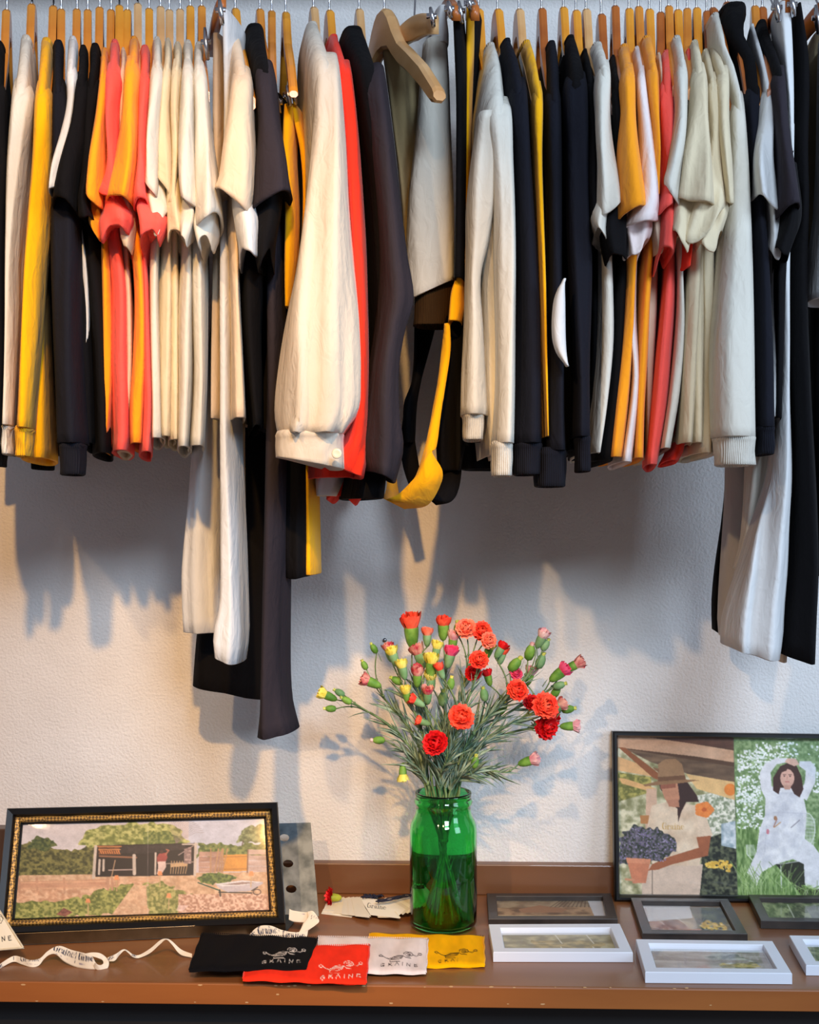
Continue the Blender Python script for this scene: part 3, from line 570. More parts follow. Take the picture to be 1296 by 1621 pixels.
# ---------------- shelf ----------------
topw = wood('counter_wood', (112, 66, 32), (150, 96, 56), 5, (.25, 1.6, 1), .38); edgew = wood('counter_edge_wood', (128, 66, 24), (166, 98, 44), 6, (.25, 1, 1.5), .42)
backw = wood('backboard_wood', (92, 56, 30), (126, 82, 52), 5, (.25, 1, 1.5), .42)
shelf = empty('wooden_counter', (0, -.22, 0), 'reddish-brown wooden counter running along the foot of the wall', 'counter')
YF = S(648, 1560).y; ZB = P(648, 1592, YF).z
q = MB(); q.box((-1.9, YF+.0005, ZB), (2.1, -.001, SH)); q.build('worktop', topw, shelf, smooth=False, bevel=.0025)
q = MB(); q.box((-1.9, YF-.002, ZB-.001), (2.1, YF+.0003, SH-.0005)); q.build('front_edging', edgew, shelf, smooth=False, bevel=.001)
ZT = P(648, 1367, -.02).z
q = MB(); q.box((-1.9, -.022, SH+.0002), (2.1, -.0005, ZT)); q.build('backboard', backw, shelf, smooth=False, bevel=.002)
q = MB(); q.box((-1.88, YF+.06, .0), (2.08, -.002, ZB-.001)); q.build('dark_void', plain('void_black', (15, 15, 18), .6), shelf, smooth=False)  # black panel: the dark void under the worktop, put into its colour
# scuffs in the front edge: small chips of bare wood
q = MB(); rnd = random.Random(3)
for i in range(26):
    px = rnd.uniform(0, 1296); py = rnd.choice([1561, 1561, 1562, 1575, 1588])+px*.006-3.5; c = P(px, py, YF-.0022); r = rnd.uniform(.0008, .002)
    k = 6; q.add([c]+[c+Vector((math.cos(6.28*j/k)*r*rnd.uniform(.8, 2.2), 0, math.sin(6.28*j/k)*r*.6)) for j in range(k)], [(0, (j+1) % k+1, j+1) for j in range(k)])
o = q.build('scuff', plain('bare_wood', (205, 160, 110), .7), shelf, smooth=False); tag(o, 'small pale chips in the edging', kind='stuff')

# ---------------- prints: painted as vertex colours on fine grids ----------------
def vnoise(x, y, s, seed=0):
    x = x/s; y = y/s; xi = np.floor(x).astype(int); yi = np.floor(y).astype(int); fx = x-xi; fy = y-yi
    def h(a, b): return ((np.sin(a*127.1+b*311.7+seed*74.7)*43758.5453) % 1.0)
    u = fx*fx*(3-2*fx); v = fy*fy*(3-2*fy)
    return (h(xi, yi)*(1-u)+h(xi+1, yi)*u)*(1-v)+(h(xi, yi+1)*(1-u)+h(xi+1, yi+1)*u)*v
def fnoise(x, y, s, seed=0): return (vnoise(x, y, s, seed)+.5*vnoise(x, y, s/2, seed+1)+.25*vnoise(x, y, s/4, seed+2))/1.75
class Pic:
    def finish(s, grain=.10, seed=3):
        a = s.a; b = a.copy(); b[1:] += a[:-1]; b[:-1] += a[1:]; b[:, 1:] += a[:, :-1]; b[:, :-1] += a[:, 1:]; n = np.full(a.shape[:2], 5.); n[0] -= 1; n[-1] -= 1; n[:, 0] -= 1; n[:, -1] -= 1
        s.a = (b/n[..., None]*.6+a*.4)*(1+grain*(vnoise(s.X, s.Y, 3.1/s.res*.62, seed)-.5)+grain*2*(fnoise(s.X, s.Y, 22/s.res*.62, seed+4)-.5))[..., None]
    def __init__(s, x0, y0, x1, y1, res, bg=(255, 255, 255)):
        s.x0, s.y0, s.res = x0, y0, res; w_ = int((x1-x0)*res)+1; h_ = int((y1-y0)*res)+1
        s.X, s.Y = np.meshgrid(x0+np.arange(w_)/res, y0+np.arange(h_)/res); s.a = np.zeros((h_, w_, 3)); s.a[:] = bg
    def put(s, m_, col, a=1.):
        m_ = m_*a; s.a = s.a*(1-m_[..., None])+np.array(col, float)*m_[..., None] if not isinstance(col, np.ndarray) else s.a*(1-m_[..., None])+col*m_[..., None]
    def mask(s, p):
        m_ = np.zeros(s.X.shape, bool); n = len(p)
        for i in range(n):
            (ax, ay), (bx, by) = p[i], p[(i+1) % n]
            if ay == by: continue
            c = (s.Y >= min(ay, by)) & (s.Y < max(ay, by)); m_ ^= c & (s.X < ax+(s.Y-ay)*(bx-ax)/(by-ay))
        return m_.astype(float)
    def poly(s, p, col, a=1.): s.put(s.mask(p), col, a)
    def tex(s, p, c1, c2, sc=12, seed=0, sx=1, sy=1, a=1., sharp=1.8, rag=0):
        if rag:
            X, Y = s.X, s.Y; s.X = X+(vnoise(X, Y, rag, seed+5)-.5)*rag*1.2; s.Y = Y+(vnoise(X, Y, rag, seed+9)-.5)*rag*1.2; m_ = s.mask(p); s.X, s.Y = X, Y
        else: m_ = s.mask(p)
        n = np.clip((fnoise(s.X*sx, s.Y*sy, sc, seed)-.5)*sharp+.5, 0, 1)[..., None]
        s.put(m_, np.array(c1)*(1-n)+np.array(c2)*n, a)
    def ell(s, cx, cy, rx, ry, col, a=1.): s.put(((((s.X-cx)/rx)**2+((s.Y-cy)/ry)**2) < 1).astype(float), col, a)
    def line(s, pts, w_, col, a=1.):
        m_ = np.zeros(s.X.shape)
        for (ax, ay), (bx, by) in zip(pts, pts[1:]):
            x0, x1 = min(ax, bx)-w_, max(ax, bx)+w_; y0, y1 = min(ay, by)-w_, max(ay, by)+w_
            i0, i1 = int(max(0, (y0-s.y0)*s.res)), int((y1-s.y0)*s.res)+2; j0, j1 = int(max(0, (x0-s.x0)*s.res)), int((x1-s.x0)*s.res)+2
            if i1 <= 0 or j1 <= 0: continue
            X = s.X[i0:i1, j0:j1]; Y = s.Y[i0:i1, j0:j1]; L = max(1e-6, (bx-ax)**2+(by-ay)**2)
            t = np.clip(((X-ax)*(bx-ax)+(Y-ay)*(by-ay))/L, 0, 1); d = np.hypot(X-ax-t*(bx-ax), Y-ay-t*(by-ay))
            m_[i0:i1, j0:j1] = np.maximum(m_[i0:i1, j0:j1], np.clip((w_/2-d)*s.res+.5, 0, 1))
        s.put(m_, col, a)
    def dots(s, n, box, r, cols, seed=0, poly=None):
        rn = random.Random(seed); msk = s.mask(poly) if poly else None
        for _ in range(n):
            x = rn.uniform(box[0], box[2]); y = rn.uniform(box[1], box[3]); j = int((x-s.x0)*s.res); i = int((y-s.y0)*s.res)
            if not (0 <= i < s.a.shape[0] and 0 <= j < s.a.shape[1]) or (msk is not None and msk[i, j] < .5): continue
            k = max(0, int(rn.uniform(r*.5, r*1.2)*s.res)); s.a[max(0, i-k):i+k+1, max(0, j-k):j+k+1] = rn.choice(cols)
    def at(s, x, y):
        fx = np.clip((x-s.x0)*s.res, 0, s.a.shape[1]-1.001); fy = np.clip((y-s.y0)*s.res, 0, s.a.shape[0]-1.001)
        i = fy.astype(int); j = fx.astype(int); u = (fx-j)[..., None]; v = (fy-i)[..., None]
        c = (s.a[i, j]*(1-u)+s.a[i, j+1]*u)*(1-v)+(s.a[i+1, j]*(1-u)+s.a[i+1, j+1]*u)*v
        c = np.clip(c, 0, 255)/255; return np.where(c <= .04045, c/12.92, ((c+.055)/1.055)**2.4)
def bil(q4, u, v):
    a, b_, c, d = q4   # TL TR BR BL ; u right, v down
    return (a*(1-u)+b_*u)*(1-v)+(d*(1-u)+c*u)*v
def painted(name, pic, src, q4, nu, nv, mat, parent, off=0., thick=.001, bulge=None, smooth=True):
    """a thin solid sheet on the quad q4 (world) coloured from pic; src = the print's own corners in the drawing"""
    nrm = (q4[1]-q4[0]).cross(q4[3]-q4[0]).normalized()*-1
    U, V = np.meshgrid(np.linspace(0, 1, nu), np.linspace(0, 1, nv)); q = MB(); vs = []
    for j in range(nv):
        for i in range(nu):
            u, v = U[j, i], V[j, i]; h = bulge(u, v) if bulge else 0
            vs.append(bil(q4, u, v)+nrm*(off+h))
    fs = [(j*nu+i, (j+1)*nu+i, (j+1)*nu+i+1, j*nu+i+1) for j in range(nv-1) for i in range(nu-1)]
    n = len(vs); edge = [i for i in range(nu)]+[j*nu+nu-1 for j in range(1, nv)]+[(nv-1)*nu+i for i in range(nu-2, -1, -1)]+[j*nu for j in range(nv-2, 0, -1)]
    ctr = []
    for k in edge: vs.append(Vector(vs[k])-nrm*thick)
    m_ = len(edge)
    for k in range(m_): fs.append((edge[k], edge[(k+1) % m_], n+(k+1) % m_, n+k))
    fs.append(tuple(n+k for k in range(m_))[::-1])
    q.add(vs, fs)
    sx = (src[0][0]*(1-U)+src[1][0]*U)*(1-V)+(src[3][0]*(1-U)+src[2][0]*U)*V
    sy = (src[0][1]*(1-U)+src[1][1]*U)*(1-V)+(src[3][1]*(1-U)+src[2][1]*U)*V
    c = pic.at(sx, sy).reshape(-1, 3); q.c = np.vstack([c, c[edge]])
    return q.build(name, mat, parent, smooth)
def moulding(name, q4, inner, prof, mat, parent, nrm=None):
    """mitred frame between quad q4 and inner margins (m); prof: list (t 0..1 outer->inner, height)"""
    nrm = nrm or (q4[1]-q4[0]).cross(q4[3]-q4[0]).normalized()*-1
    W = (q4[1]-q4[0]).length; H = (q4[3]-q4[0]).length; q = MB(); rg = []
    for t, h in prof:
        iu = inner*t/W; iv = inner*t/H
        rg.append([bil(q4, u, v)+nrm*h for u, v in ((iu, iv), (1-iu, iv), (1-iu, 1-iv), (iu, 1-iv))])
    n = len(rg)
    vs = [v for r in rg for v in r]; fs = [(((i) % n)*4+k, ((i) % n)*4+(k+1) % 4, ((i+1) % n)*4+(k+1) % 4, ((i+1) % n)*4+k) for i in range(n) for k in range(4)]
    q.add(vs, fs); return q.build(name, mat, parent, smooth=False)
def inset(q4, m_, off=0):
    W = (q4[1]-q4[0]).length; H = (q4[3]-q4[0]).length; iu = m_/W; iv = m_/H; nrm = (q4[1]-q4[0]).cross(q4[3]-q4[0]).normalized()*-1
    return [bil(q4, u, v)+nrm*off for u, v in ((iu, iv), (1-iu, iv), (1-iu, 1-iv), (iu, 1-iv))]
def pane(q4, off, parent):
    nrm = (q4[1]-q4[0]).cross(q4[3]-q4[0]).normalized()*-1; q = MB()
    q.add([p+nrm*off for p in q4]+[p+nrm*(off-.001) for p in q4], [(0, 3, 2, 1), (4, 5, 6, 7)]+[(k, (k+1) % 4, 4+(k+1) % 4, 4+k) for k in range(4)])
    return q.build('glass_pane', glass_sheet(), parent, smooth=False)
def backing(q4, off0, off1, parent, mat):
    nrm = (q4[1]-q4[0]).cross(q4[3]-q4[0]).normalized()*-1; q = MB()
    q.add([p+nrm*off0 for p in q4]+[p+nrm*off1 for p in q4], [(0, 3, 2, 1), (4, 5, 6, 7)]+[(k, (k+1) % 4, 4+(k+1) % 4, 4+k) for k in range(4)])
    return q.build('backing_board', mat, parent, smooth=False)
GR = [(0,.5,1)]
# didone-like letters as strokes: (points, width) in em units, y down, x-height .55
def arc(cx, cy, rx, ry, a0, a1, n=12): return [(cx+rx*math.cos(math.radians(a0+(a1-a0)*i/n)), cy+ry*math.sin(math.radians(a0+(a1-a0)*i/n))) for i in range(n+1)]
LET = {'G': (.72, [(arc(.36, .5, .25, .46, 300, 60), .05), (arc(.30, .5, .16, .44, 255, 105, 8), .15), ([(.58, .55), (.58, .9)], .13), ([(.44, .55), (.7, .55)], .03), ([(.6, .06), (.6, .32)], .03)]),
       'r': (.44, [([(.14, .44), (.14, .95)], .13), ([(.03, .96), (.3, .96)], .03), ([(.2, .6), (.27, .46), (.34, .45)], .04), ([(.36, .5), (.365, .51)], .12)]),
       'a': (.54, [([(.36, .52), (.36, .92)], .13), (arc(.2, .55, .15, .12, 180, 360), .035), ([(.09, .57), (.1, .575)], .09), (arc(.18, .8, .09, .14, 30, 330), .06), ([(.36, .94), (.5, .94)], .03)]),
       'i': (.32, [([(.16, .44), (.16, .95)], .13), ([(.03, .96), (.29, .96)], .03), ([(.16, .2), (.161, .2)], .13), ([(.04, .45), (.16, .45)], .03)]),
       'n': (.6, [([(.14, .44), (.14, .95)], .13), ([(.44, .58), (.44, .95)], .13), (arc(.3, .58, .13, .14, 190, 350), .04), ([(.03, .96), (.24, .96)], .03), ([(.34, .96), (.56, .96)], .03)]),
       'e': (.5, [(arc(.25, .7, .19, .26, -5, -320), .045), (arc(.15, .7, .07, .24, 110, 250, 8), .12), ([(.08, .68), (.42, .68)], .03)])}
HAND = {'G': (.9, [([(.7, .2), (.45, .1), (.2, .4), (.15, .75), (.4, .95), (.7, .75), (.72, .55), (.45, .58)], .1)]),
        'R': (.8, [([(.15, .95), (.2, .1), (.55, .12), (.6, .35), (.2, .5), (.7, .95)], .1)]), 'A': (.8, [([(.1, .95), (.4, .1), (.7, .95)], .1), ([(.22, .6), (.6, .6)], .08)]),
        'I': (.45, [([(.2, .35), (.18, .95)], .1), ([(.22, .08), (.23, .1)], .12)]), 'N': (.85, [([(.12, .95), (.18, .15), (.6, .9), (.68, .08)], .1)]), 'E': (.75, [([(.6, .12), (.15, .15), (.15, .92), (.65, .88)], .1), ([(.15, .5), (.55, .48)], .09)])}
def write(pic, text, x, y, size, col, font=LET, ang=0, sx=1., gap=0., bold=1., flipx=False):
    ca, sa = math.cos(ang), math.sin(ang); cx = 0
    for ch in text:
        adv, st = font[ch]
        for pts, w_ in st:
            out = []
            for (a, b_) in pts:
                dx = (cx+a)*size*sx; dy = (b_-1)*size
                if flipx: dx = -dx
                out.append((x+dx*ca-dy*sa, y+dx*sa+dy*ca))
            pic.line(out, max(w_*size*bold, .8/pic.res), col)
        cx += adv+gap
# ---------------- left picture in its galvanised tray ----------------
Q = lambda l: [P(*p) for p in l]
cx1 = lambda x, y: (x/2.492, 1240+y/2.492)
base_Yl, base_Yr = -.275, -.225
fr4 = [P(13.2, 1281.3, base_Yl+.075), P(439.6, 1271.5, base_Yr+.075), P(452, 1463.5, base_Yr), P(-6, 1480, base_Yl)]
root = empty('framed_picture', (fr4[3]+fr4[2])/2, 'wide black and gilt framed photo of a garden shed and wheelbarrow, leaning at left', 'picture frame')
moulding('frame', fr4, .0125, [(0, -.012), (0, .010), (.12, .014), (.8, .010), (1, .004), (1, -.010)], black_lac, root)
in1 = inset(fr4, .0126)
m, nt, b = base('gilt_pattern', .5, Metallic=.35); wv = node(nt, 'ShaderNodeTexChecker', Scale=260.0); tc = node(nt, 'ShaderNodeTexCoord')
mp = node(nt, 'ShaderNodeMapping'); mp.inputs['Rotation'].default_value = (0, math.radians(45), 0); nt.links.new(tc.outputs['Object'], mp.inputs[0]); nt.links.new(mp.outputs[0], wv.inputs['Vector'])
wv.inputs['Color1'].default_value = (*lin((176, 136, 66)), 1); wv.inputs['Color2'].default_value = (*lin((84, 62, 30)), 1); nt.links.new(wv.outputs['Color'], b.inputs['Base Color'])
moulding('gilt_border', in1, .0082, [(0, -.010), (0, .003), (.2, .005), (.8, .004), (1, .001), (1, -.010)], m, root)
in2 = inset(fr4, .0207); moulding('inner_slip', in2, .003, [(0, -.010), (0, .0), (1, -.004), (1, -.010)], black_lac, root)
pq = inset(fr4, .0232, -.008)
# the photograph, drawn in the coordinates of its own enlargement
pc = Pic(20, 110, 1090, 600, .62, (200, 190, 184))
sky = [(0, 100), (1100, 100), (1100, 400), (0, 400)]; pc.tex(sky, (192, 178, 178), (206, 198, 196), 300, 1)
pc.poly([(740, 110), (1100, 110), (1100, 260), (740, 260)], (182, 186, 202), .7)
GR1, GR2 = (62, 74, 34), (132, 136, 72)
pc.tex([(30, 420), (60, 235), (110, 225), (180, 250), (300, 265), (370, 240), (370, 400), (30, 430)], (58, 60, 30), (126, 120, 66), 10, 2, rag=16, sharp=2.6)
pc.tex([(100, 255), (118, 208), (150, 196), (200, 212), (215, 245), (180, 262)], (44, 62, 34), (96, 104, 56), 9, 3, rag=14, sharp=2.4)
pc.tex([(305, 235), (330, 180), (420, 150), (520, 140), (640, 140), (700, 170), (745, 235), (600, 260), (380, 255)], (104, 112, 52), (186, 182, 112), 13, 4, rag=22, sharp=2.8)
pc.tex([(560, 240), (560, 180), (660, 175), (715, 225), (715, 245)], (80, 96, 44), (142, 146, 80), 9, 5, rag=12, sharp=2.5)
for k in range(16):
    a = -1.9+k*.09; pc.line([(690, 235), (690+90*math.cos(a), 235+95*math.sin(a)), (690+120*math.cos(a+.15), 235+120*math.sin(a+.12))], 1.6, (132, 112, 108), .7)
pc.tex([(935, 230), (965, 165), (1010, 145), (1060, 150), (1060, 240), (980, 235)], (70, 84, 52), (140, 148, 104), 10, 6, rag=18, sharp=2.5)
pc.line([(960, 225), (955, 250), (950, 270)], 4, (80, 62, 50))
pc.tex([(775, 300), (780, 235), (850, 235), (930, 245), (1062, 240), (1062, 300)], (66, 84, 40), (132, 138, 76), 10, 7, rag=14, sharp=2.4)
pc.tex([(0, 380), (1090, 370), (1090, 600), (0, 600)], (186, 146, 112), (216, 178, 144), 14, 8, sharp=2.2)            # soil
pc.tex([(35, 420), (440, 395), (560, 415), (470, 470), (430, 560), (30, 590)], (190, 142, 110), (222, 180, 146), 13, 9, sharp=2.8)
pc.tex([(30, 500), (120, 498), (260, 490), (420, 440), (510, 412), (540, 440), (470, 500), (430, 560), (30, 590)], (96, 104, 46), (170, 166, 92), 9, 10, rag=18, sharp=2.8)
pc.tex([(560, 425), (640, 415), (680, 440), (770, 480), (700, 560), (575, 568)], (108, 112, 54), (180, 170, 104), 9, 11, rag=18, sharp=2.8)
pc.tex([(470, 500), (520, 425), (570, 430), (575, 570), (420, 575)], (196, 152, 118), (220, 182, 146), 10, 12)
pc.tex([(700, 470), (1080, 470), (1080, 548), (700, 560)], (168, 122, 98), (226, 186, 160), 8, 13, sharp=3.4)
pc.tex([(70, 408), (420, 400), (420, 440), (60, 444)], (178, 128, 100), (206, 158, 126), 26, 14, sx=.2)
for x0, x1, y in ((60, 405, 412), (60, 400, 440), (505, 620, 398), (505, 620, 410)): pc.line([(x0, y+2), (x1, y-3)], 7, (208, 160, 126))
for x in (62, 132, 240, 415, 432): pc.line([(x, 395), (x, 448)], 9, (190, 142, 112))
# shed
pc.poly([(372, 242), (770, 234), (768, 384), (366, 388)], (28, 20, 22)); pc.tex([(380, 250), (470, 248), (470, 285), (380, 285)], (84, 52, 34), (150, 92, 52), 10, 15, sy=3)
pc.tex([(465, 245), (720, 238), (735, 262), (560, 282), (465, 280)], (40, 32, 34), (58, 48, 48), 12, 16)
for k in range(9): pc.line([(388+k*9, 268), (392+k*9, 280)], 4, (214, 130, 74))
pc.line([(366, 246), (470, 248)], 7, (176, 112, 66)); pc.line([(385, 292), (530, 300)], 9, (138, 92, 66)); pc.line([(380, 262), (468, 262)], 3, (230, 150, 90))
for p, w_ in ((((370, 246), (358, 392)), 12), (((384, 310), (380, 376)), 9), (((400, 310), (398, 360)), 9), (((522, 290), (522, 376)), 14), (((768, 238), (766, 384)), 11), (((608, 280), (606, 378)), 8)): pc.line(list(p), w_, (196, 178, 162))
pc.line([(716, 240), (776, 240)], 7, (196, 180, 166)); pc.line([(420, 358), (515, 356)], 6, (172, 150, 140)); pc.line([(446, 312), (430, 390)], 4, (186, 150, 116)); pc.line([(650, 330), (760, 322)], 5, (150, 130, 118)); pc.line([(760, 246), (700, 290)], 4, (170, 150, 140))
# person beneath the roof
pc.poly([(622, 282), (650, 278), (656, 300), (648, 322), (614, 324), (612, 300)], (150, 66, 62)); pc.line([(648, 288), (660, 268), (652, 264)], 7, (160, 96, 76)); pc.ell(632, 274, 7, 9, (70, 46, 40))
pc.poly([(616, 320), (648, 318), (650, 345), (632, 378), (612, 378), (618, 348)], (214, 184, 172))
for k in range(7): pc.line([(672+k*11, 318), (668+k*10, 376)], 3.5, (190, 152, 108))
pc.poly([(668, 330), (735, 326), (735, 342), (668, 346)], (196, 158, 116)); pc.tex([(722, 262), (752, 250), (752, 330), (722, 330)], (120, 96, 92), (190, 160, 150), 8, 17)
# fence and gate
for k in range(4): pc.tex([(782, 276+k*24), (882, 274+k*24), (882, 297+k*24), (782, 299+k*24)], (150, 112, 96), (186, 148, 130), 20, 20+k, sx=.3)
for k in range(4): pc.tex([(982, 266+k*26), (1062, 268+k*26), (1062, 291+k*26), (982, 290+k*26)], (172, 142, 130), (204, 178, 168), 24, 30+k, sx=.3)
pc.poly([(884, 290), (978, 288), (978, 366), (880, 368)], (206, 142, 64)); pc.line([(884, 300), (978, 298)], 6, (176, 118, 52)); pc.line([(884, 358), (978, 356)], 6, (178, 120, 54)); pc.line([(980, 268), (980, 372)], 5, (120, 88, 70))
for x, t in ((830, 0), (848, 18), (860, 22), (872, 12), (878, 28)): pc.line([(x, 372), (x+t*.7, 262)], 5, (176, 134, 96))
pc.tex([(776, 395), (800, 376), (860, 372), (940, 395), (900, 420), (800, 425)], (56, 76, 34), (122, 134, 64), 8, 40, rag=12, sharp=2.6)
# wheelbarrow
pc.line([(780, 418), (870, 455)], 5, (40, 74, 56)); pc.line([(868, 452), (872, 480)], 6, (30, 40, 38)); pc.line([(866, 462), (1000, 466)], 5, (34, 34, 34)); pc.line([(1000, 456), (1024, 440)], 4, (34, 34, 34))
pc.line(arc(1022, 462, 16, 12, 0, 360), 3.5, (60, 44, 44))
pc.poly([(848, 424), (960, 408), (1044, 416), (1046, 424), (990, 458), (900, 462), (866, 444)], (184, 172, 174)); pc.poly([(850, 424), (960, 409), (1044, 417), (960, 432), (880, 436)], (214, 206, 204)); pc.poly([(880, 428), (960, 416), (1020, 420), (950, 428)], (150, 126, 118))
for x, y in ((333, 500), (661, 478), (450, 394), (625, 376), (996, 380)): pc.line([(x, y), (x, y+60)], 4, (196, 160, 116)); pc.poly([(x-10, y+8), (x-7, y-12), (x+7, y-12), (x+11, y+8)], (222, 142, 92))
pc.poly([(700, 520), (745, 520), (720, 545), (690, 545)], (226, 196, 190), .6); pc.tex([(205, 560), (235, 530), (270, 550), (240, 570)], (96, 50, 44), (160, 100, 80), 6, 41)
pc.line([(578, 130), (575, 568)], 2, (216, 200, 190), .5); pc.finish(.08)
painted('photo_print', pc, [(88, 140), (1042, 122), (1076, 545), (36, 580)], pq, 420, 190, vcol('photo_paper', .45), root)
pane(inset(fr4, .0215), -.0045, root); backing(inset(fr4, .004), -.0125, -.0105, root, plain('backing_card', (120, 90, 60), .9))
# galvanised tray: lip, floor and upright perforated plate
m, nt, b = base('galvanised_steel', .5, Metallic=.85); noise_mix(nt, b, lin((66, 72, 76)), lin((104, 110, 114)), 40, detail=3); bump(nt, b, 60, .2, .001); galv = m
tray = empty('metal_tray', S(220, 1492), 'galvanised steel tray with a perforated upright plate, holding the shed photo', 'tray')
def slab(q4, th, name, mat, parent, holes=None):
    nrm = (q4[1]-q4[0]).cross(q4[3]-q4[0]).normalized()*-1; q = MB()
    q.add([p for p in q4]+[p-nrm*th for p in q4], [(0, 3, 2, 1), (4, 5, 6, 7)]+[(k, (k+1) % 4, 4+(k+1) % 4, 4+k) for k in range(4)])
    return q.build(name, mat, parent, smooth=False, bevel=.0006)
l0 = S(-60, 1501.5); l1 = S(452, 1478); upz = .019
d_ = (l1-l0); l1 = l0+d_*1.0
bl = Vector((-d_.y, d_.x, 0)).normalized()
slab([l0+UP*upz, l1+UP*upz, l1+UP*.001, l0+UP*.001], .0016, 'front_lip', plain('lip_brown_reflection', (112, 98, 80), .3, .8, 50, Metallic=1.0), tray)  # lip's brown is the counter's reflection, put into the steel colour
bk = bl*.105; slab([l0+bk+UP*.002, l1+bk*.9+Vector((.028, 0, 0))+UP*.002, l1+UP*.002, l0+UP*.002], .0012, 'tray_floor', galv, tray)
# upright plate with three holes (built as a grid of cells around octagonal cut-outs)
pl = [P(420, 1304, -.075), P(491.5, 1302, -.075), P(507, 1478, -.155), P(424, 1478, -.155)]
pl_n = (pl[1]-pl[0]).cross(pl[3]-pl[0]).normalized()*-1
q = MB(); holes = [(.40, .135), (.455, .375), (.49, .605)]; W_ = (pl[1]-pl[0]).length; H_ = (pl[3]-pl[0]).length
cuts = [0, .255, .49, .72, 1.0]
def pp(u, v, t): return bil(pl, u, v)-pl_n*t
for i in range(3):
    v0, v1 = cuts[i], cuts[i+1]; hu, hv = holes[i]; n = 24; outer = []; inn = []
    ru = .0082/W_; rv = .0062/H_
    for k in range(n):
        a = 2*math.pi*(k+.5)/n; inn.append((hu+ru*math.cos(a), hv+rv*math.sin(a)))
        ca, sa = math.cos(a), math.sin(a); du = (1-hu if ca > 0 else hu); dv = (v1-hv if sa > 0 else hv-v0)
        t = min(du/max(abs(ca), 1e-6)/1.0, dv/max(abs(sa), 1e-6)); 
        outer.append((hu+ca*t, hv+sa*t))
    # snap the nearest rays to the rectangle's corners
    for cu, cv in ((0, v0), (1, v0), (1, v1), (0, v1)):
        j = min(range(n), key=lambda k: (outer[k][0]-cu)**2+((outer[k][1]-cv)*3)**2); outer[j] = (cu, cv)
    for t, fl in ((0, 1), (.0016, 0)):
        vs = [pp(*p, t) for p in outer]+[pp(*p, t) for p in inn]
        q.add(vs, [((k, (k+1) % n, n+(k+1) % n, n+k) if fl else (k, n+k, n+(k+1) % n, (k+1) % n)) for k in range(n)])
    vs = [pp(*p, 0) for p in inn]+[pp(*p, .0016) for p in inn]; q.add(vs, [(k, (k+1) % n, n+(k+1) % n, n+k) for k in range(n)])
for (u0, v0, u1, v1) in ((0, .72, 1, 1),):
    a4 = [bil(pl, u, v) for u, v in ((u0, v0), (u1, v0), (u1, v1), (u0, v1))]
    q.add(a4+[p-pl_n*.0016 for p in a4], [(0, 3, 2, 1), (4, 5, 6, 7)]+[(k, (k+1) % 4, 4+(k+1) % 4, 4+k) for k in range(4)])
q.build('upright_plate', galv, tray, smooth=False)
q = MB(); a_ = P(-30, 1305, -.10); b2 = P(14, 1480, -.14)
q.box((a_.x, -.13, SH+.001), (b2.x-.008, -.10, a_.z)); q.build('end_block', wood('dark_walnut', (62, 44, 34), (88, 66, 52), 14), None, smooth=False, bevel=.002, label='dark wooden block standing behind the shed photo at the left edge', cat='block')
# ---------------- right picture ----------------
def right_pt(x, y): return (950+x/3.746, 1140+y/3.746)
Yb, Yt = -.045, -.012
r4 = [P(968.5, 1153, Yt), P(1500, 1160.5, Yt), P(1500, 1425.5, Yb), P(972, 1421, Yb)]
dz = SH+.0005-min(r4[2].z, r4[3].z); r4 = [p+UP*dz*(1 if i > 1 else 1) for i, p in enumerate(r4)]
root = empty('framed_picture', (r4[3]+r4[2])/2, 'large black framed photo of two people in pale clothes outdoors, leaning at right', 'picture frame')
moulding('frame', r4, .0095, [(0, -.010), (0, .008), (.3, .011), (.7, .011), (1, .003), (1, -.010)], black_lac, root)
pc = Pic(100, 80, 1960, 1036, .42, (110, 124, 84))
pc.tex([(100, 80), (790, 80), (790, 1036), (100, 1036)], (140, 138, 96), (226, 216, 182), 34, 51, sharp=2.4)
pc.tex([(100, 300), (300, 330), (300, 420), (100, 480)], (110, 110, 56), (190, 176, 96), 16, 52, sharp=2.6)
pc.tex([(560, 440), (790, 400), (790, 660), (640, 700)], (140, 150, 120), (244, 238, 220), 12, 53, sharp=3)
pc.poly([(100, 80), (790, 90), (790, 360), (480, 300), (300, 210), (100, 150)], (96, 70, 52))
pc.tex([(100, 86), (320, 90), (790, 170), (790, 242), (560, 205), (100, 150)], (198, 152, 118), (222, 182, 150), 60, 54, sx=.2)
pc.tex([(300, 92), (790, 92), (790, 160), (560, 130)], (82, 54, 44), (112, 78, 62), 40, 55, sx=.3)
pc.tex([(150, 160), (330, 190), (790, 268), (790, 362), (520, 312), (300, 240)], (92, 72, 56), (140, 112, 86), 40, 56, sx=.2, sy=1.4)
pc.poly([(105, 205), (280, 270), (320, 330), (105, 290)], (226, 178, 124)); pc.poly([(500, 310), (790, 360), (790, 470), (560, 400)], (232, 190, 130))
pc.poly([(110, 150), (150, 152), (345, 310), (345, 350), (310, 335)], (150, 92, 58)); pc.poly([(110, 335), (150, 340), (330, 400), (320, 425), (130, 370)], (226, 176, 116))
pc.poly([(270, 400), (330, 400), (330, 640), (262, 640)], (214, 176, 148)); pc.poly([(232, 560), (284, 560), (280, 610), (236, 610)], (186, 128, 78))
pc.tex([(600, 700), (790, 640), (790, 1036), (560, 1036)], (36, 40, 34), (104, 108, 82), 16, 57, sharp=2.6)
pc.tex([(700, 610), (790, 590), (790, 760), (700, 740)], (150, 168, 176), (224, 228, 230), 20, 58)
pc.dots(160, (610, 830, 765, 900), 7, [(226, 180, 76), (240, 202, 100)], 3, [(605, 850), (700, 822), (760, 850), (740, 900), (690, 870), (610, 872)])
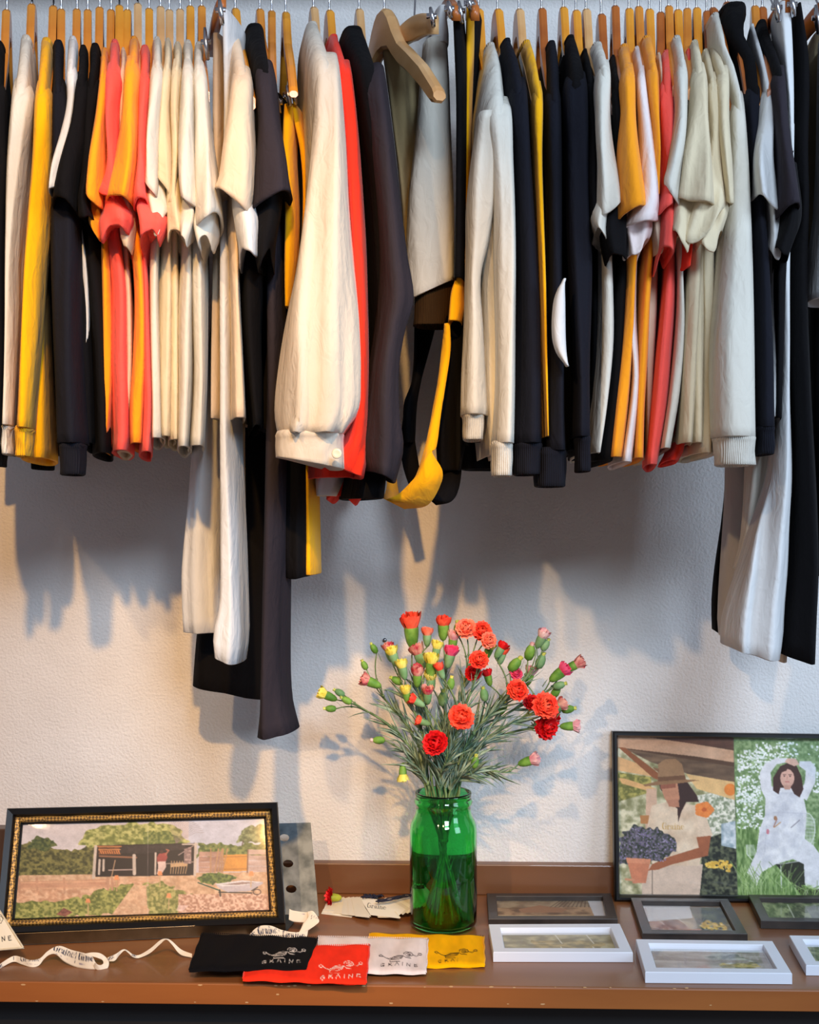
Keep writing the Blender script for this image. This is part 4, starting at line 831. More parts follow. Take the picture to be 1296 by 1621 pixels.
# first figure: hat, long hair, tee, flower pot
pc.poly([(240, 850), (592, 850), (572, 1036), (240, 1036)], (216, 190, 168)); pc.line([(300, 880), (298, 1030)], 3, (60, 50, 44))
pc.poly([(300, 500), (390, 478), (480, 480), (600, 520), (650, 680), (560, 700), (585, 800), (570, 860), (300, 860), (270, 640)], (228, 202, 174))
pc.tex([(300, 500), (390, 478), (560, 500), (570, 860), (300, 860), (275, 640)], (216, 186, 156), (236, 214, 186), 70, 59)
pc.poly([(556, 690), (640, 680), (622, 800), (420, 850), (330, 884), (276, 888), (300, 850), (400, 806), (570, 752)], (164, 98, 66))
pc.poly([(345, 370), (500, 350), (560, 440), (572, 478), (500, 480), (470, 540), (452, 600), (448, 520), (400, 480), (350, 400)], (66, 44, 38))
pc.poly([(350, 375), (450, 365), (462, 460), (440, 500), (400, 500), (372, 452)], (196, 138, 106)); pc.poly([(350, 375), (440, 366), (440, 392), (352, 402)], (150, 92, 70)); pc.poly([(388, 470), (455, 460), (460, 510), (400, 508)], (186, 128, 100))
pc.poly([(250, 376), (345, 352), (500, 344), (580, 348), (500, 362), (340, 378), (262, 386)], (150, 112, 78))
pc.poly([(335, 352), (340, 250), (380, 222), (440, 220), (476, 250), (498, 342)], (166, 128, 92)); pc.poly([(338, 330), (494, 318), (498, 344), (336, 356)], (120, 84, 58)); pc.poly([(306, 270), (345, 280), (342, 305)], (142, 104, 74))
write(pc, 'Graine', 356, 644, 42, (196, 156, 92), bold=.9, sx=1.0)
pc.ell(602, 525, 50, 44, (232, 130, 62)); pc.ell(602, 525, 14, 12, (200, 100, 50)); pc.ell(752, 404, 34, 36, (232, 136, 60))
for k in range(5): pc.ell(602+38*math.cos(k*1.256), 525+32*math.sin(k*1.256), 20, 18, (236, 140, 70))
pc.tex([(110, 810), (115, 690), (190, 620), (270, 640), (330, 640), (440, 700), (440, 770), (360, 840), (240, 830), (120, 850)], (52, 58, 46), (122, 112, 128), 10, 60, rag=22, sharp=3)
pc.dots(330, (110, 620, 445, 850), 3.4, [(140, 126, 164), (94, 82, 112), (168, 156, 184), (72, 84, 58)], 5, [(110, 820), (120, 690), (190, 625), (330, 650), (440, 710), (430, 770), (360, 840), (240, 820)])
pc.poly([(152, 816), (290, 824), (262, 962), (186, 964)], (206, 130, 96)); pc.poly([(148, 812), (292, 820), (288, 850), (154, 842)], (220, 146, 110)); pc.line([(146, 940), (190, 944)], 13, (206, 146, 110))
# second figure in a white boiler suit on a wire chair
gx = lambda p: p
pc.tex([(774, 80), (1960, 80), (1960, 1036), (790, 1036)], (84, 116, 58), (156, 182, 118), 20, 61, sx=1.6, sy=.5, sharp=2.6)
pc.tex([(774, 80), (1960, 80), (1960, 620), (790, 620)], (104, 132, 84), (168, 188, 140), 16, 62, a=.8, sharp=2.6)
fl = [(235, 240, 234), (250, 250, 246), (214, 226, 210)]
for seed_, bx in ((1, (800, 170, 960, 300)), (2, (790, 320, 930, 480)), (3, (900, 120, 1140, 240)), (4, (1230, 300, 1500, 420)), (5, (790, 430, 940, 640)), (6, (1200, 130, 1900, 260)), (7, (1300, 420, 1900, 640))): pc.dots(150, bx, 6, fl, seed_)
pc.poly([(1010, 850), (1200, 820), (1300, 780), (1310, 1036), (1160, 1036)], (48, 50, 36))
for k in range(8):
    pc.line([(1188+k*7, 545+k*5), (1186+k*6, 740)], 2.6, (226, 230, 222)); pc.line([(1186, 570+k*22), (1240, 582+k*20)], 2.6, (226, 230, 222)); pc.line([(842+k*6, 735), (850+k*7, 800)], 2.6, (226, 230, 222))
pc.line(arc(1190, 640, 48, 96, -90, 90), 4.5, (232, 236, 228)); pc.line([(1040, 860), (1044, 1010)], 5, (220, 224, 216)); pc.line([(845, 740), (846, 790), (880, 830), (1040, 850), (1160, 830)], 4, (226, 230, 222))
SU = (228, 226, 228); SU2 = (208, 208, 214)
pc.poly([(1000, 380), (1160, 380), (1190, 540), (1180, 700), (1230, 740), (1270, 800), (1276, 1000), (1180, 992), (1172, 850), (1110, 820), (1010, 852), (930, 900), (900, 980), (846, 900), (900, 780), (920, 640), (950, 560), (955, 430)], SU)
pc.tex([(1000, 420), (1160, 420), (1180, 700), (1100, 810), (940, 880), (900, 780), (950, 560)], SU2, (240, 238, 238), 46, 63, sharp=2)
pc.poly([(955, 460), (928, 400), (922, 300), (950, 250), (1020, 210), (1080, 214), (1090, 236), (1020, 250), (985, 300), (990, 380), (1010, 420)], SU)
pc.poly([(1150, 230), (1215, 232), (1245, 270), (1240, 360), (1190, 470), (1150, 430), (1180, 360), (1186, 290), (1150, 262)], SU)
pc.poly([(1000, 410), (1000, 330), (1040, 262), (1090, 238), (1130, 252), (1160, 320), (1172, 400), (1150, 450), (1120, 430), (1100, 392), (1040, 392), (1030, 432)], (74, 48, 42))
pc.ell(1080, 335, 40, 56, (222, 174, 154)); pc.poly([(1056, 376), (1104, 376), (1096, 402), (1064, 402)], (206, 158, 138)); pc.poly([(1044, 300), (1060, 266), (1090, 256), (1074, 290)], (74, 48, 42)); pc.poly([(1118, 310), (1112, 276), (1090, 256), (1104, 290)], (74, 48, 42))
for ex in (1064, 1096): pc.line([(ex-8, 313), (ex+8, 313)], 4, (90, 62, 56)); pc.ell(ex, 322, 5, 3.5, (70, 50, 50))
pc.line([(1080, 322), (1078, 342)], 3.5, (196, 140, 122)); pc.line([(1070, 356), (1090, 356)], 5, (186, 100, 98)); pc.poly([(1066, 236), (1080, 214), (1130, 216), (1150, 250), (1120, 262), (1086, 246)], (222, 180, 160))
pc.line([(1000, 628), (1020, 580)], 5, (170, 110, 90)); pc.line([(1004, 630), (1040, 600)], 5, (196, 140, 80)); pc.ell(966, 656, 9, 16, (208, 130, 140)); pc.ell(1010, 575, 10, 14, (176, 130, 96)); pc.line([(1100, 632), (1150, 586)], 4, (120, 110, 120)); pc.line([(1000, 540), (1190, 546)], 2.5, (190, 190, 198)); pc.line([(960, 620), (948, 780)], 3, (196, 196, 204))
for k in range(260):
    rn = random.Random(k); x = rn.uniform(790, 1900); h_ = rn.uniform(60, 210); y = 1036
    if 1140 < x < 1280 and h_ > 90: h_ = 60
    pc.line([(x, y), (x+rn.uniform(-20, 20), y-h_*.5), (x+rn.uniform(-70, 70), y-h_)], 3, rn.choice([(120, 150, 76), (160, 190, 110), (88, 120, 56), (190, 210, 150)]), .85)
pc.line([(773, 80), (790, 1036)], 3, (90, 96, 80), .6)
pc.finish(.07)
rp = inset(r4, .0092, -.006)
painted('photo_print', pc, [(104, 84), (1957, 104), (1957, 1046), (106, 1028)], rp, 560, 265, vcol('photo_paper', .45), root)
pane(inset(r4, .0088), -.002, root); backing(inset(r4, .002), -.0098, -.0065, root, MC['backing_card'])
# ---------------- small flat frames ----------------
white_lac = plain('white_lacquer', (226, 229, 238), .4, .97, 10); dark_wood = wood('black_stained_wood', (26, 20, 18), (52, 42, 36), 30, (1, .2, 1), .45)
def flat_frame(cs, hgt, border, mat, label, draw, seed, mount=None):
    z = SH+.0006+hgt; q4 = [S(*c, z) for c in cs]; c = (q4[0]+q4[2])/2
    root = empty('small_photo_frame', (c.x, c.y, SH), label, 'photo frame', 'small photo frames lying on the counter')
    moulding('frame', q4, border, [(0, -hgt), (0, -.001), (.04, 0), (.96, 0), (1, -.001), (1, -hgt)], mat, root, nrm=UP)
    i4 = inset(q4, border*.985, 0); W = (i4[1]-i4[0]).length
    u4 = [Vector((p.x, p.y, SH+.0006+hgt-.008)) for p in i4]
    pc = Pic(0, 0, 100, 60, 2.2, (150, 140, 110)); draw(pc)
    if mount:
        g = MB(); g.add([p for p in u4]+[p-UP*.001 for p in u4], [(0, 3, 2, 1), (4, 5, 6, 7)]+[(k, (k+1) % 4, 4+(k+1) % 4, 4+k) for k in range(4)]); g.build('mount', plain('mount_card', (216, 220, 226), .8, .97), root, smooth=False)
        p4 = [bil(u4, u, v)+UP*.0006 for u, v in ((.0, mount), (1-.10, mount), (1-.10, 1), (0, 1))]
        p4 = [bil(u4, u, v)+UP*.0006 for u, v in ((.015, mount), (.985, mount), (.985, .985), (.015, .985))]
    else: p4 = u4
    painted('photo_print', pc, [(0, 0), (100, 0), (100, 60), (0, 60)], [p4[0], p4[1], p4[2], p4[3]], 150, 90, vcol('photo_paper', .45), root, thick=.0004)
    g4 = [p+UP*.003 for p in u4]; q = MB(); q.add(g4+[p-UP*.001 for p in g4], [(0, 3, 2, 1), (4, 5, 6, 7)]+[(k, (k+1) % 4, 4+(k+1) % 4, 4+k) for k in range(4)]); q.build('glass_pane', glass_sheet(), root, smooth=False)
    return root
FULL = [(0, 0), (100, 0), (100, 60), (0, 60)]
def d_sepia(p):
    p.tex(FULL, (96, 76, 56), (176, 146, 112), 10, 1, sharp=2.6); p.tex([(0, 0), (100, 0), (100, 18), (0, 22)], (120, 104, 84), (160, 146, 120), 8, 2, sharp=2.4); p.poly([(20, 26), (40, 14), (66, 26), (60, 36), (22, 36)], (150, 112, 84)); p.tex([(0, 44), (88, 42), (88, 60), (0, 60)], (170, 146, 110), (206, 184, 140), 9, 3)
    for k in range(12): p.line([(60+k*3, 0), (50+k*4, 20)], .8, (70, 56, 44))
    p.tex([(86, 0), (100, 0), (100, 60), (90, 60)], (196, 200, 206), (216, 218, 222), 20, 4)
def d_field(p):
    p.tex(FULL, (132, 124, 92), (190, 180, 138), 9, 5, sharp=2.6); p.tex([(25, 20), (60, 14), (92, 30), (80, 54), (30, 50)], (120, 108, 60), (184, 160, 96), 7, 6, sharp=2.6, rag=6)
    for x in (49, 78): p.line([(x, 0), (x+4, 30)], 1, (230, 228, 214)); p.line([(x+2, 40), (x+3, 60)], 1, (226, 222, 208))
    p.line([(24, 30), (60, 28)], .8, (222, 212, 176))
def d_path(p):
    p.tex(FULL, (118, 100, 84), (190, 168, 140), 12, 7, sharp=2.2); p.tex([(0, 0), (62, 0), (58, 26), (0, 34)], (196, 196, 200), (214, 212, 212), 20, 8); p.tex([(60, 4), (100, 4), (100, 60), (60, 60)], (34, 38, 30), (92, 96, 62), 7, 9, sharp=2.6)
    p.tex([(0, 34), (40, 30), (58, 60), (0, 60)], (110, 66, 58), (182, 140, 120), 6, 10, sharp=2.6); p.dots(160, (62, 30, 96, 56), 1.4, [(222, 180, 60), (200, 150, 40), (240, 206, 96)], 4, [(62, 40), (75, 30), (96, 38), (92, 56), (70, 54)]); p.poly([(42, 50), (62, 48), (62, 60), (40, 60)], (196, 92, 56))
    p.line([(12, 24), (20, 40)], 1, (226, 220, 214)); p.line([(32, 18), (44, 34)], 1, (232, 226, 220))
def d_pond(p):
    p.tex(FULL, (132, 118, 110), (184, 172, 164), 12, 11, sharp=2.2, sx=.6); p.tex([(44, 10), (70, 4), (90, 30), (60, 40)], (84, 84, 80), (186, 182, 170), 5, 12, sharp=2.8, rag=5); p.tex([(54, 34), (86, 28), (92, 40), (70, 52), (56, 46)], (112, 96, 44), (196, 168, 76), 5, 13, sharp=2.8, rag=5); p.tex([(0, 14), (46, 22), (84, 24), (80, 32), (0, 26)], (110, 92, 82), (140, 122, 110), 14, 14)
    p.line([(10, 4), (30, 60)], .8, (176, 168, 160)); p.line([(30, 0), (26, 40)], .8, (120, 100, 104))
def d_grass(p):
    p.tex(FULL, (74, 84, 56), (160, 166, 124), 7, 15, sx=1.8, sy=.6, sharp=2.6); p.poly([(56, 0), (80, 0), (84, 60), (58, 60)], (204, 204, 210)); p.tex([(40, 10), (56, 8), (58, 50), (40, 54)], (96, 100, 88), (140, 140, 124), 6, 16); p.line([(25, 6), (24, 60)], 1, (214, 216, 196))
def d_green(p): p.tex(FULL, (66, 76, 50), (170, 168, 130), 7, 17, sharp=2.6)
flat_frame([(770, 1414), (967, 1414), (977.5, 1454.5), (773, 1454.5)], .011, .016, dark_wood, 'dark frame with a sepia garden photo, lying flat right of the green jar', d_sepia, 1)
flat_frame([(773, 1463), (980.8, 1462), (1001.5, 1507.5), (780.5, 1507)], .0145, .0175, white_lac, 'white photo frame nearest the green jar, in front of a dark one', d_field, 2, mount=.13)
flat_frame([(998, 1421), (1152, 1422.5), (1183, 1478), (1016.5, 1477)], .011, .016, dark_wood, 'dark photo frame with yellow flowers, between the two white ones', d_path, 3)
flat_frame([(1184, 1416), (1385, 1418), (1420, 1460), (1204, 1457)], .013, .016, dark_wood, 'dark frame with a grassy photo, cut by the right photo edge', d_grass, 4)
flat_frame([(1006, 1486.5), (1222.5, 1489.5), (1253.5, 1540.5), (1021, 1538.5)], .0155, .0175, white_lac, 'white photo frame nearest the counter front, middle of the three white ones', d_pond, 5, mount=.13)
flat_frame([(1248.5, 1480.5), (1445, 1483), (1490, 1530), (1275.5, 1528)], .0145, .0175, white_lac, 'white photo frame cut by the right photo edge', d_green, 6, mount=.13)
# ---------------- pouches ----------------
def doodle(pc, x, y, s, col, w_=1.1, sk=0., vs=.4):
    """hand-drawn motif: a hand reaching to a bowl of strokes with a rounded lid and a curl; then GRAINE below"""
    T = lambda L: [(x+(a+sk*b_)*s, y+(b_-.08)*s*vs) for a, b_ in L]
    W = w_
    pc.line(T(arc(.05, .30, .05, .06, 0, 360)), W, col); pc.line(T([(.10, .30), (.18, .42), (.28, .50), (.36, .44), (.44, .34), (.56, .30), (.68, .33), (.64, .5), (.52, .60), (.34, .58), (.24, .48)]), W, col)
    for k in range(7): pc.line(T([(.34+k*.045, .54-k*.01), (.42+k*.04, .36)]), W*.8, col)
    pc.line(T([(.30, .72), (.58, .74)]), W, col); pc.line(T([(.30, .60), (.30, .72)]), W*.8, col)
    pc.line(T(arc(.82, .16, .13, .14, 160, 480, 16)), W, col); pc.line(T([(.74, .18), (.82, .10), (.90, .16), (.80, .22), (.88, .24)]), W, col)
    pc.line(T([(.94, .22), (1.06, .24), (1.12, .16)]), W, col); pc.line(T(arc(1.15, .10, .05, .07, 0, 360)), W, col); pc.line(T([(.70, .34), (.76, .44), (.90, .42)]), W*.9, col)
def pouch(cs, z, colr, ink, label, box, word='GRAINE', zip_=False, seed=0, wx=None, nn=(170, 46)):
    """cs: outline corners TL TR BR BL in pixels (on plane z); box: (x, y, size) of the motif in pixels"""
    q4 = [S(*c, z) for c in cs]; c = (q4[0]+q4[2])/2
    root = empty('zip_pouch', (c.x, c.y, z-.003), label, 'pouch', 'small cotton zip pouches')
    x0 = min(p[0] for p in cs)-4; x1 = max(p[0] for p in cs)+4; y0 = min(p[1] for p in cs)-4; y1 = max(p[1] for p in cs)+4
    pc = Pic(x0, y0, x1, y1, 4, FAB[colr]); pc.tex([(x0, y0), (x1, y0), (x1, y1), (x0, y1)], tuple(v*.94 for v in FAB[colr]), FAB[colr], 9, seed)
    doodle(pc, box[0], box[1], box[2], ink, 1.0, vs=box[3]/(.66*box[2]))
    write(pc, word, wx[0], wx[1], wx[2], ink, HAND, ang=-.02, sx=2.0, bold=1.5, gap=.26)
    rn = random.Random(seed)
    def bulge(u, v):
        e = min(u, 1-u, v*1.0, (1-v))*14; return .0028*min(1, e)**.5+.0011*math.sin(u*9+seed)*math.sin(v*5+seed*2)*min(1, e)+.0008*math.sin(u*23+v*4)
    painted('cloth_panel', pc, cs, q4, nn[0], nn[1], vcol('cloth_print', .9, .1), root, thick=.0032, bulge=bulge)
    # piped seams down the two short sides, and the zip along the far edge
    for a, b_ in ((0, 3), (1, 2)):
        q = MB(); q.tube([q4[a].lerp(q4[b_], t)+Vector((.0006*math.sin(t*17+seed), 0, .0002)) for t in [i/14 for i in range(15)]], .0012, 6); q.build('seam', fab(colr), root)
    q = MB(); n = 60
    for i in range(n):
        t = (i+.5)/n; p = q4[0].lerp(q4[1], t)+Vector((0, .0006, .001)); q.box((p.x-.0006, p.y-.0012, p.z-.0008), (p.x+.0006, p.y+.0012, p.z+.0008))
    o = q.build('zip_teeth', fab(colr) if not zip_ else plain('zip_metal', (140, 120, 60), .35, Metallic=.8), root, smooth=False); o['kind'] = 'stuff'
    return root
pouch([(584, 1477.5), (765.5, 1482), (767, 1528), (588, 1531)], SH+.0045, 'yellow', (60, 46, 20), 'bright yellow cotton pouch lying under the cream one', (688, 1507, 56, 13), zip_=True, seed=1, wx=(692, 1526.5, 4.6), word='GRAI')
pouch([(503, 1483), (677, 1486.5), (674, 1539.5), (508, 1538)], SH+.009, 'pinkwhite', (60, 50, 50), 'pinkish-cream cotton pouch between the red and yellow ones', (600, 1513, 56, 14), seed=2, wx=(601, 1533.8, 5.2))
pouch([(398, 1500), (585, 1496), (579, 1556), (384, 1549)], SH+.0135, 'red', (250, 226, 214), 'red cotton pouch lying at the counter front edge', (505, 1527, 57, 18), seed=3, wx=(506, 1552.5, 5.6))
pouch([(320, 1478), (503, 1485), (483, 1534), (299, 1535)], SH+.018, 'black', (206, 196, 188), 'black cotton pouch on top of the red one', (416, 1507, 56, 15), seed=4, wx=(413, 1528.6, 5.4))
# cream pouch propped up at the left edge
q4 = [P(-70, 1432, -.33), P(-8, 1430, -.33), P(37, 1500, -.375), P(-70, 1510, -.375)]; cs = [(-70, 1432), (-8, 1430), (37, 1500), (-70, 1510)]
dzz = SH+.001-min(q4[2].z, q4[3].z); root = empty('zip_pouch', (q4[3]+q4[2])/2, 'cream cotton pouch propped upright at the left photo edge', 'pouch', 'small cotton zip pouches')
pc = Pic(-75, 1420, 45, 1515, 4, (232, 218, 192)); K = (34, 30, 28)
pc.line([(-6, 1454), (2, 1449), (6, 1456), (3, 1464), (-4, 1463)], .8, K); pc.line([(0, 1449), (2, 1460)], .7, K); pc.line([(-6, 1449), (4, 1453), (7, 1455)], .7, K)
write(pc, 'GRAINE', -32, 1497.5, 8.6, K, HAND, ang=-.14, sx=1.0, bold=1.3, gap=.32)
painted('cloth_panel', pc, cs, q4, 130, 90, vcol('cloth_print', .9, .1), root, thick=.004, bulge=lambda u, v: .004*min(1, min(u, 1-u, v, 1-v)*8)**.5+.001*math.sin(u*8+v*4))
for a, b_ in ((1, 2), (3, 2)):
    q = MB(); q.tube([q4[a].lerp(q4[b_], t/14)+Vector((0, -.001, .0004)) for t in range(15)], .0014, 6); q.build('seam', fab('cream'), root)
# ---------------- printed ribbon ----------------
rib_m = vcol('ribbon_cloth', .7, .2); RC = (232, 218, 196); RK = (38, 44, 70)
def c3(x, y): return (x/5.891, 1420+y/5.891)
def band(name, top, bot, Yo, pic, parent, conv, n=150, m_=12, thick=.0006, lift=0.0):
    """a ribbon between a top and a bottom edge line; the lower edge rests near the counter"""
    A = smooth_rows([(float(i), *p) for i, p in enumerate(top)], n); B = smooth_rows([(float(i), *p) for i, p in enumerate(bot)], n); YY = smooth_rows([(float(i), y) for i, y in enumerate(Yo)], n)
    vs = []; cc = []
    for i in range(n):
        (ax, ay), (bx, by) = conv(A[i][1], A[i][2]), conv(B[i][1], B[i][2]); Y = YY[i][1]
        for k in range(m_):
            t = k/(m_-1); x = ax+(bx-ax)*t; y = ay+(by-ay)*t; vs.append(P(x, y, Y+.003*(1-t))); cc.append((x, y))
    off = len(vs); vs2 = [v+Vector((0, thick, 0)) for v in vs]
    fs = [(i*m_+k, i*m_+k+1, (i+1)*m_+k+1, (i+1)*m_+k) for i in range(n-1) for k in range(m_-1)]
    fs += [tuple(off+j for j in f[::-1]) for f in fs]
    for i in range(n-1): fs += [(i*m_, (i+1)*m_, off+(i+1)*m_, off+i*m_), (i*m_+m_-1, off+i*m_+m_-1, off+(i+1)*m_+m_-1, (i+1)*m_+m_-1)]
    q = MB(); q.add(vs+vs2, fs); c = np.array(cc); col = pic.at(c[:, 0], c[:, 1]); q.c = np.vstack([col, np.tile(np.array(lin(RC)), (off, 1))])
    return q.build(name, rib_m, parent)
pc = Pic(-20, 1480, 330, 1545, 4.5, RC)
def W3(t, x, y, sz, ang, sx=1.): a, b_ = c3(x, y); write(pc, t, a, b_, sz/5.891, RK, LET, ang, sx)
W3('ine', -30, 672, 52, -.35, .9); pc.line([c3(126, 556), c3(130, 590)], .7, RK)
W3('Graine', 186, 602, 56, -.02, 1.1); W3('Graine', 488, 496, 74, .36, .92); pc.line([c3(712, 520), c3(696, 608)], .8, RK)
W3('Grane', 728, 592, 74, .06, .7); pc.line([c3(510, 520), c3(632, 584)], .5, (150, 140, 150)); pc.line([c3(740, 622), c3(820, 632)], .6, (130, 120, 140)); pc.line([c3(240, 622), c3(350, 630)], .4, (150, 140, 150))
W3('aine', 1010, 598, 40, -.55, .9); W3('ine', 1225, 548, 34, .2, .9)
rb = empty('printed_ribbon', S(150, 1530), 'cream printed ribbon curling along the counter below the shed photo', 'ribbon', 'printed cream ribbons')
yb = lambda px, py: S(px, py).y
band('band', [(-80, 690), (0, 625), (120, 552), (200, 562), (280, 588), (370, 572), (440, 508), (510, 466), (570, 458), (660, 492), (740, 512), (800, 528), (860, 556), (884, 600)],
     [(-80, 720), (0, 668), (120, 606), (200, 628), (290, 655), (360, 640), (410, 580), (460, 540), (520, 536), (600, 604), (700, 652), (800, 672), (880, 676), (905, 668)],
     [yb(-10, 1540), yb(0, 1533), yb(20, 1526), yb(34, 1528), yb(49, 1531), yb(62, 1530), yb(70, 1528), yb(80, 1527), yb(92, 1527), yb(104, 1528), yb(118, 1531), yb(134, 1534), yb(148, 1535), yb(153, 1535)], pc, rb, c3, 170)
band('band', [(800, 526), (860, 517), (930, 524), (985, 560), (1015, 610), (1000, 668), (945, 690), (890, 672), (870, 640)], [(830, 545), (870, 556), (920, 572), (955, 590), (962, 618), (942, 634), (915, 632), (898, 622), (888, 606)],
     [yb(140, 1531)]*3+[yb(150, 1530), yb(160, 1532), yb(165, 1534), yb(158, 1536), yb(152, 1536.5), yb(150, 1536)], pc, rb, c3, 90)
band('band', [(1000, 566), (1080, 530), (1130, 496), (1165, 488), (1200, 506), (1235, 532), (1296, 540), (1400, 480), (1490, 405), (1548, 388), (1600, 410), (1690, 490), (1790, 530)], [(1018, 600), (1070, 594), (1115, 540), (1160, 500), (1196, 522), (1240, 560), (1296, 568), (1400, 522), (1490, 442), (1548, 398), (1600, 440), (1680, 535), (1790, 566)],
     [yb(172, 1527), yb(183, 1527), yb(190, 1524), yb(197, 1522), yb(204, 1521), yb(212, 1521), yb(220, 1518), yb(238, 1518), yb(253, 1518), yb(263, 1518), yb(272, 1518), yb(286, 1518), yb(303, 1518)], pc, rb, c3, 110)
c3b = lambda x, y: (238.2+x/4.985 if 0 else x, y)
idc = lambda x, y: (x, y)
# second coil of ribbon lying on the tray lip
pc = Pic(380, 1430, 520, 1495, 4.5, RC)
write(pc, 'ne', 397, 1486, 12, RK, LET, -.75, .9); write(pc, 'Graine', 407.5, 1479, 13, RK, LET, -.05, .78); pc.line([(441, 1472), (441, 1484)], .7, RK); write(pc, 'Graine', 446, 1484.5, 13, RK, LET, .06, .9)
write(pc, 'Graine', 492, 1447.5, -10, RK, LET, .06, -.82); pc.line([(464, 1444), (486, 1448)], .4, (150, 140, 150))
rb2 = empty('printed_ribbon', S(450, 1484), 'cream printed ribbon folded over the right end of the metal tray', 'ribbon', 'printed cream ribbons')
band('band', [(388, 1492), (396, 1478), (410, 1466.5), (428, 1465.5), (445, 1472), (462, 1475.5), (478, 1475), (488, 1470)], [(392, 1498), (402, 1492), (414, 1488), (430, 1488), (446, 1490), (462, 1492), (476, 1490), (486, 1482)], [-.262]*4+[-.258]*2+[-.254, -.250], pc, rb2, idc, 90)
band('band', [(458, 1439), (462, 1441), (470, 1442.5), (480, 1444), (490, 1444)], [(457, 1456), (464, 1459), (472, 1460), (480, 1460.5), (488, 1461)], [-.236]*5, pc, rb2, idc, 40)
band('band', [(487, 1443), (496, 1443), (505, 1457), (500, 1464), (489, 1472)], [(486, 1462), (480, 1461.5), (478, 1466), (474, 1474), (470, 1478)], [-.240, -.242, -.246, -.250, -.252], pc, rb2, idc, 40)
# ---------------- fan of cards, string, fallen carnation ----------------
ORD = ['first', 'second', 'third', 'fourth', 'fifth', 'sixth', 'seventh', 'eighth']
cardms = [plain('card_paper_%d' % k, c_, .7, .95, 8) for k, c_ in enumerate(((248, 242, 228), (232, 224, 208), (240, 228, 204)))]
def card(tl, tr, br, bl, z, label, txt=None):
    q4 = [S(*c, z) for c in (tl, tr, br, bl)]; cardm = cardms[int(tl[0]) % 3]
    q4[0] -= UP*.0009; q4[3] -= UP*.0009; q4[1] += UP*.0016; q4[2] += UP*.0016
    if txt:
        x0 = min(c[0] for c in (tl, tr, br, bl)); x1 = max(c[0] for c in (tl, tr, br, bl)); y0 = min(tl[1], tr[1]); y1 = max(bl[1], br[1])
        pc = Pic(x0, y0, x1, y1, 6, (248, 242, 230)); write(pc, txt[0], txt[1], txt[2], txt[3], (40, 40, 46), LET, txt[4], 1.35)
        o = painted('paper_card', pc, [tl, tr, br, bl], q4, 110, 50, vcol('card_print', .7, .2), None, thick=.0006, smooth=False)
    else:
        q = MB(); q.add(q4+[p-UP*.0005 for p in q4], [(0, 3, 2, 1), (4, 5, 6, 7)]+[(k, (k+1) % 4, 4+(k+1) % 4, 4+k) for k in range(4)]); o = q.build('paper_card', cardm, smooth=False)
    return tag(o, label, 'card', 'cards fanned out left of the green jar')
left_f = [((516, 1429), (532, 1424), (560, 1451), (510, 1444)), ((524, 1427), (544, 1421), (566, 1447), (511, 1442)), ((536, 1424), (553, 1421), (570, 1449), (528, 1444)), ((544, 1422), (560, 1421), (583, 1453), (540, 1446)), ((550, 1421.5), (566, 1421), (587, 1452), (552, 1447)), ((556, 1421), (570, 1421), (585, 1454), (562, 1449))]
for i, cz in enumerate(left_f): card(*cz, SH+.001+.0012*i, ORD[i]+' plain card from the left in the fan beside the fallen red carnation')
card((508, 1446), (512, 1440), (560, 1448), (556, 1452), SH+.0008, 'bottom card of the fan, its corner pointing to the metal tray')
card((569, 1420), (608, 1426), (633, 1455), (586, 1447), SH+.0085, 'top card of the left fan, printed with a word', ('Graine', 580, 1436, 7.5, .17))
card((590, 1427), (612, 1428), (634, 1454), (598, 1451), SH+.0075, 'card directly under the printed top card of the fan')
for i in range(8):
    x = 600+i*7.5; y = 1424-i*1.3
    card((x, y+2), (x+11, y-1.5), (x+42, y+17), (x+30, y+25-i*.6), SH+.0095+.0009*i, ORD[i]+' card from the left in the right half of the fan, near the green jar', None)
q = MB(); rn = random.Random(5); pts = []
for k in range(9):
    o_ = rn.uniform(-4, 4); pts = [S(570+k*1.2+t*3.4+rn.uniform(-2, 2), 1419+o_*.5+rn.uniform(-2, 2), SH+.003+abs(math.sin(t*.9+k))*.009) for t in range(9)]
    A = smooth_rows([(float(i), *p) for i, p in enumerate(pts)], 36); q.tube([Vector(a[1:]) for a in A], .0011, 5)
for k in range(5):
    pts = [S(596+t*9+rn.uniform(-2, 2), 1425-t*1.6+k*.8+rn.uniform(-1.5, 1.5), SH+.0165+rn.uniform(0, .004)+.0004*t) for t in range(9)]
    A = smooth_rows([(float(i), *p) for i, p in enumerate(pts)], 40); q.tube([Vector(a[1:]) for a in A], .0010, 5)
tag(q.build('navy_string', plain('navy_thread', (26, 30, 58), .8)), 'tangle of navy thread behind the fanned cards', 'string')

# ---------------- flowers ----------------
def gm(name, rgb, rgb2=None, rough=.55, **k):
    if name in MC: return MC[name]
    m, nt, b = base(name, rough); c = lin(rgb); c2 = lin(rgb2 or tuple(v*.75 for v in rgb)); noise_mix(nt, b, c2, c, 60)
    b.inputs['Subsurface Weight'].default_value = .0; b.inputs['Specular IOR Level'].default_value = .3; MC[name] = m; return m
PET = dict(coral=gm('petal_coral', (255, 104, 72), (244, 60, 44)), red=gm('petal_red', (240, 34, 34), (206, 14, 26)), salmon=gm('petal_salmon', (255, 158, 128), (255, 110, 80)), pink=gm('petal_pink', (246, 96, 140), (226, 50, 96)),
           yellow=gm('petal_yellow', (246, 238, 130), (232, 214, 70)), rose=gm('petal_rose', (236, 178, 160), (190, 40, 70)), blush=gm('petal_blush', (244, 208, 204), (226, 130, 150)), bud=gm('petal_bud', (222, 222, 120), (190, 200, 90)))
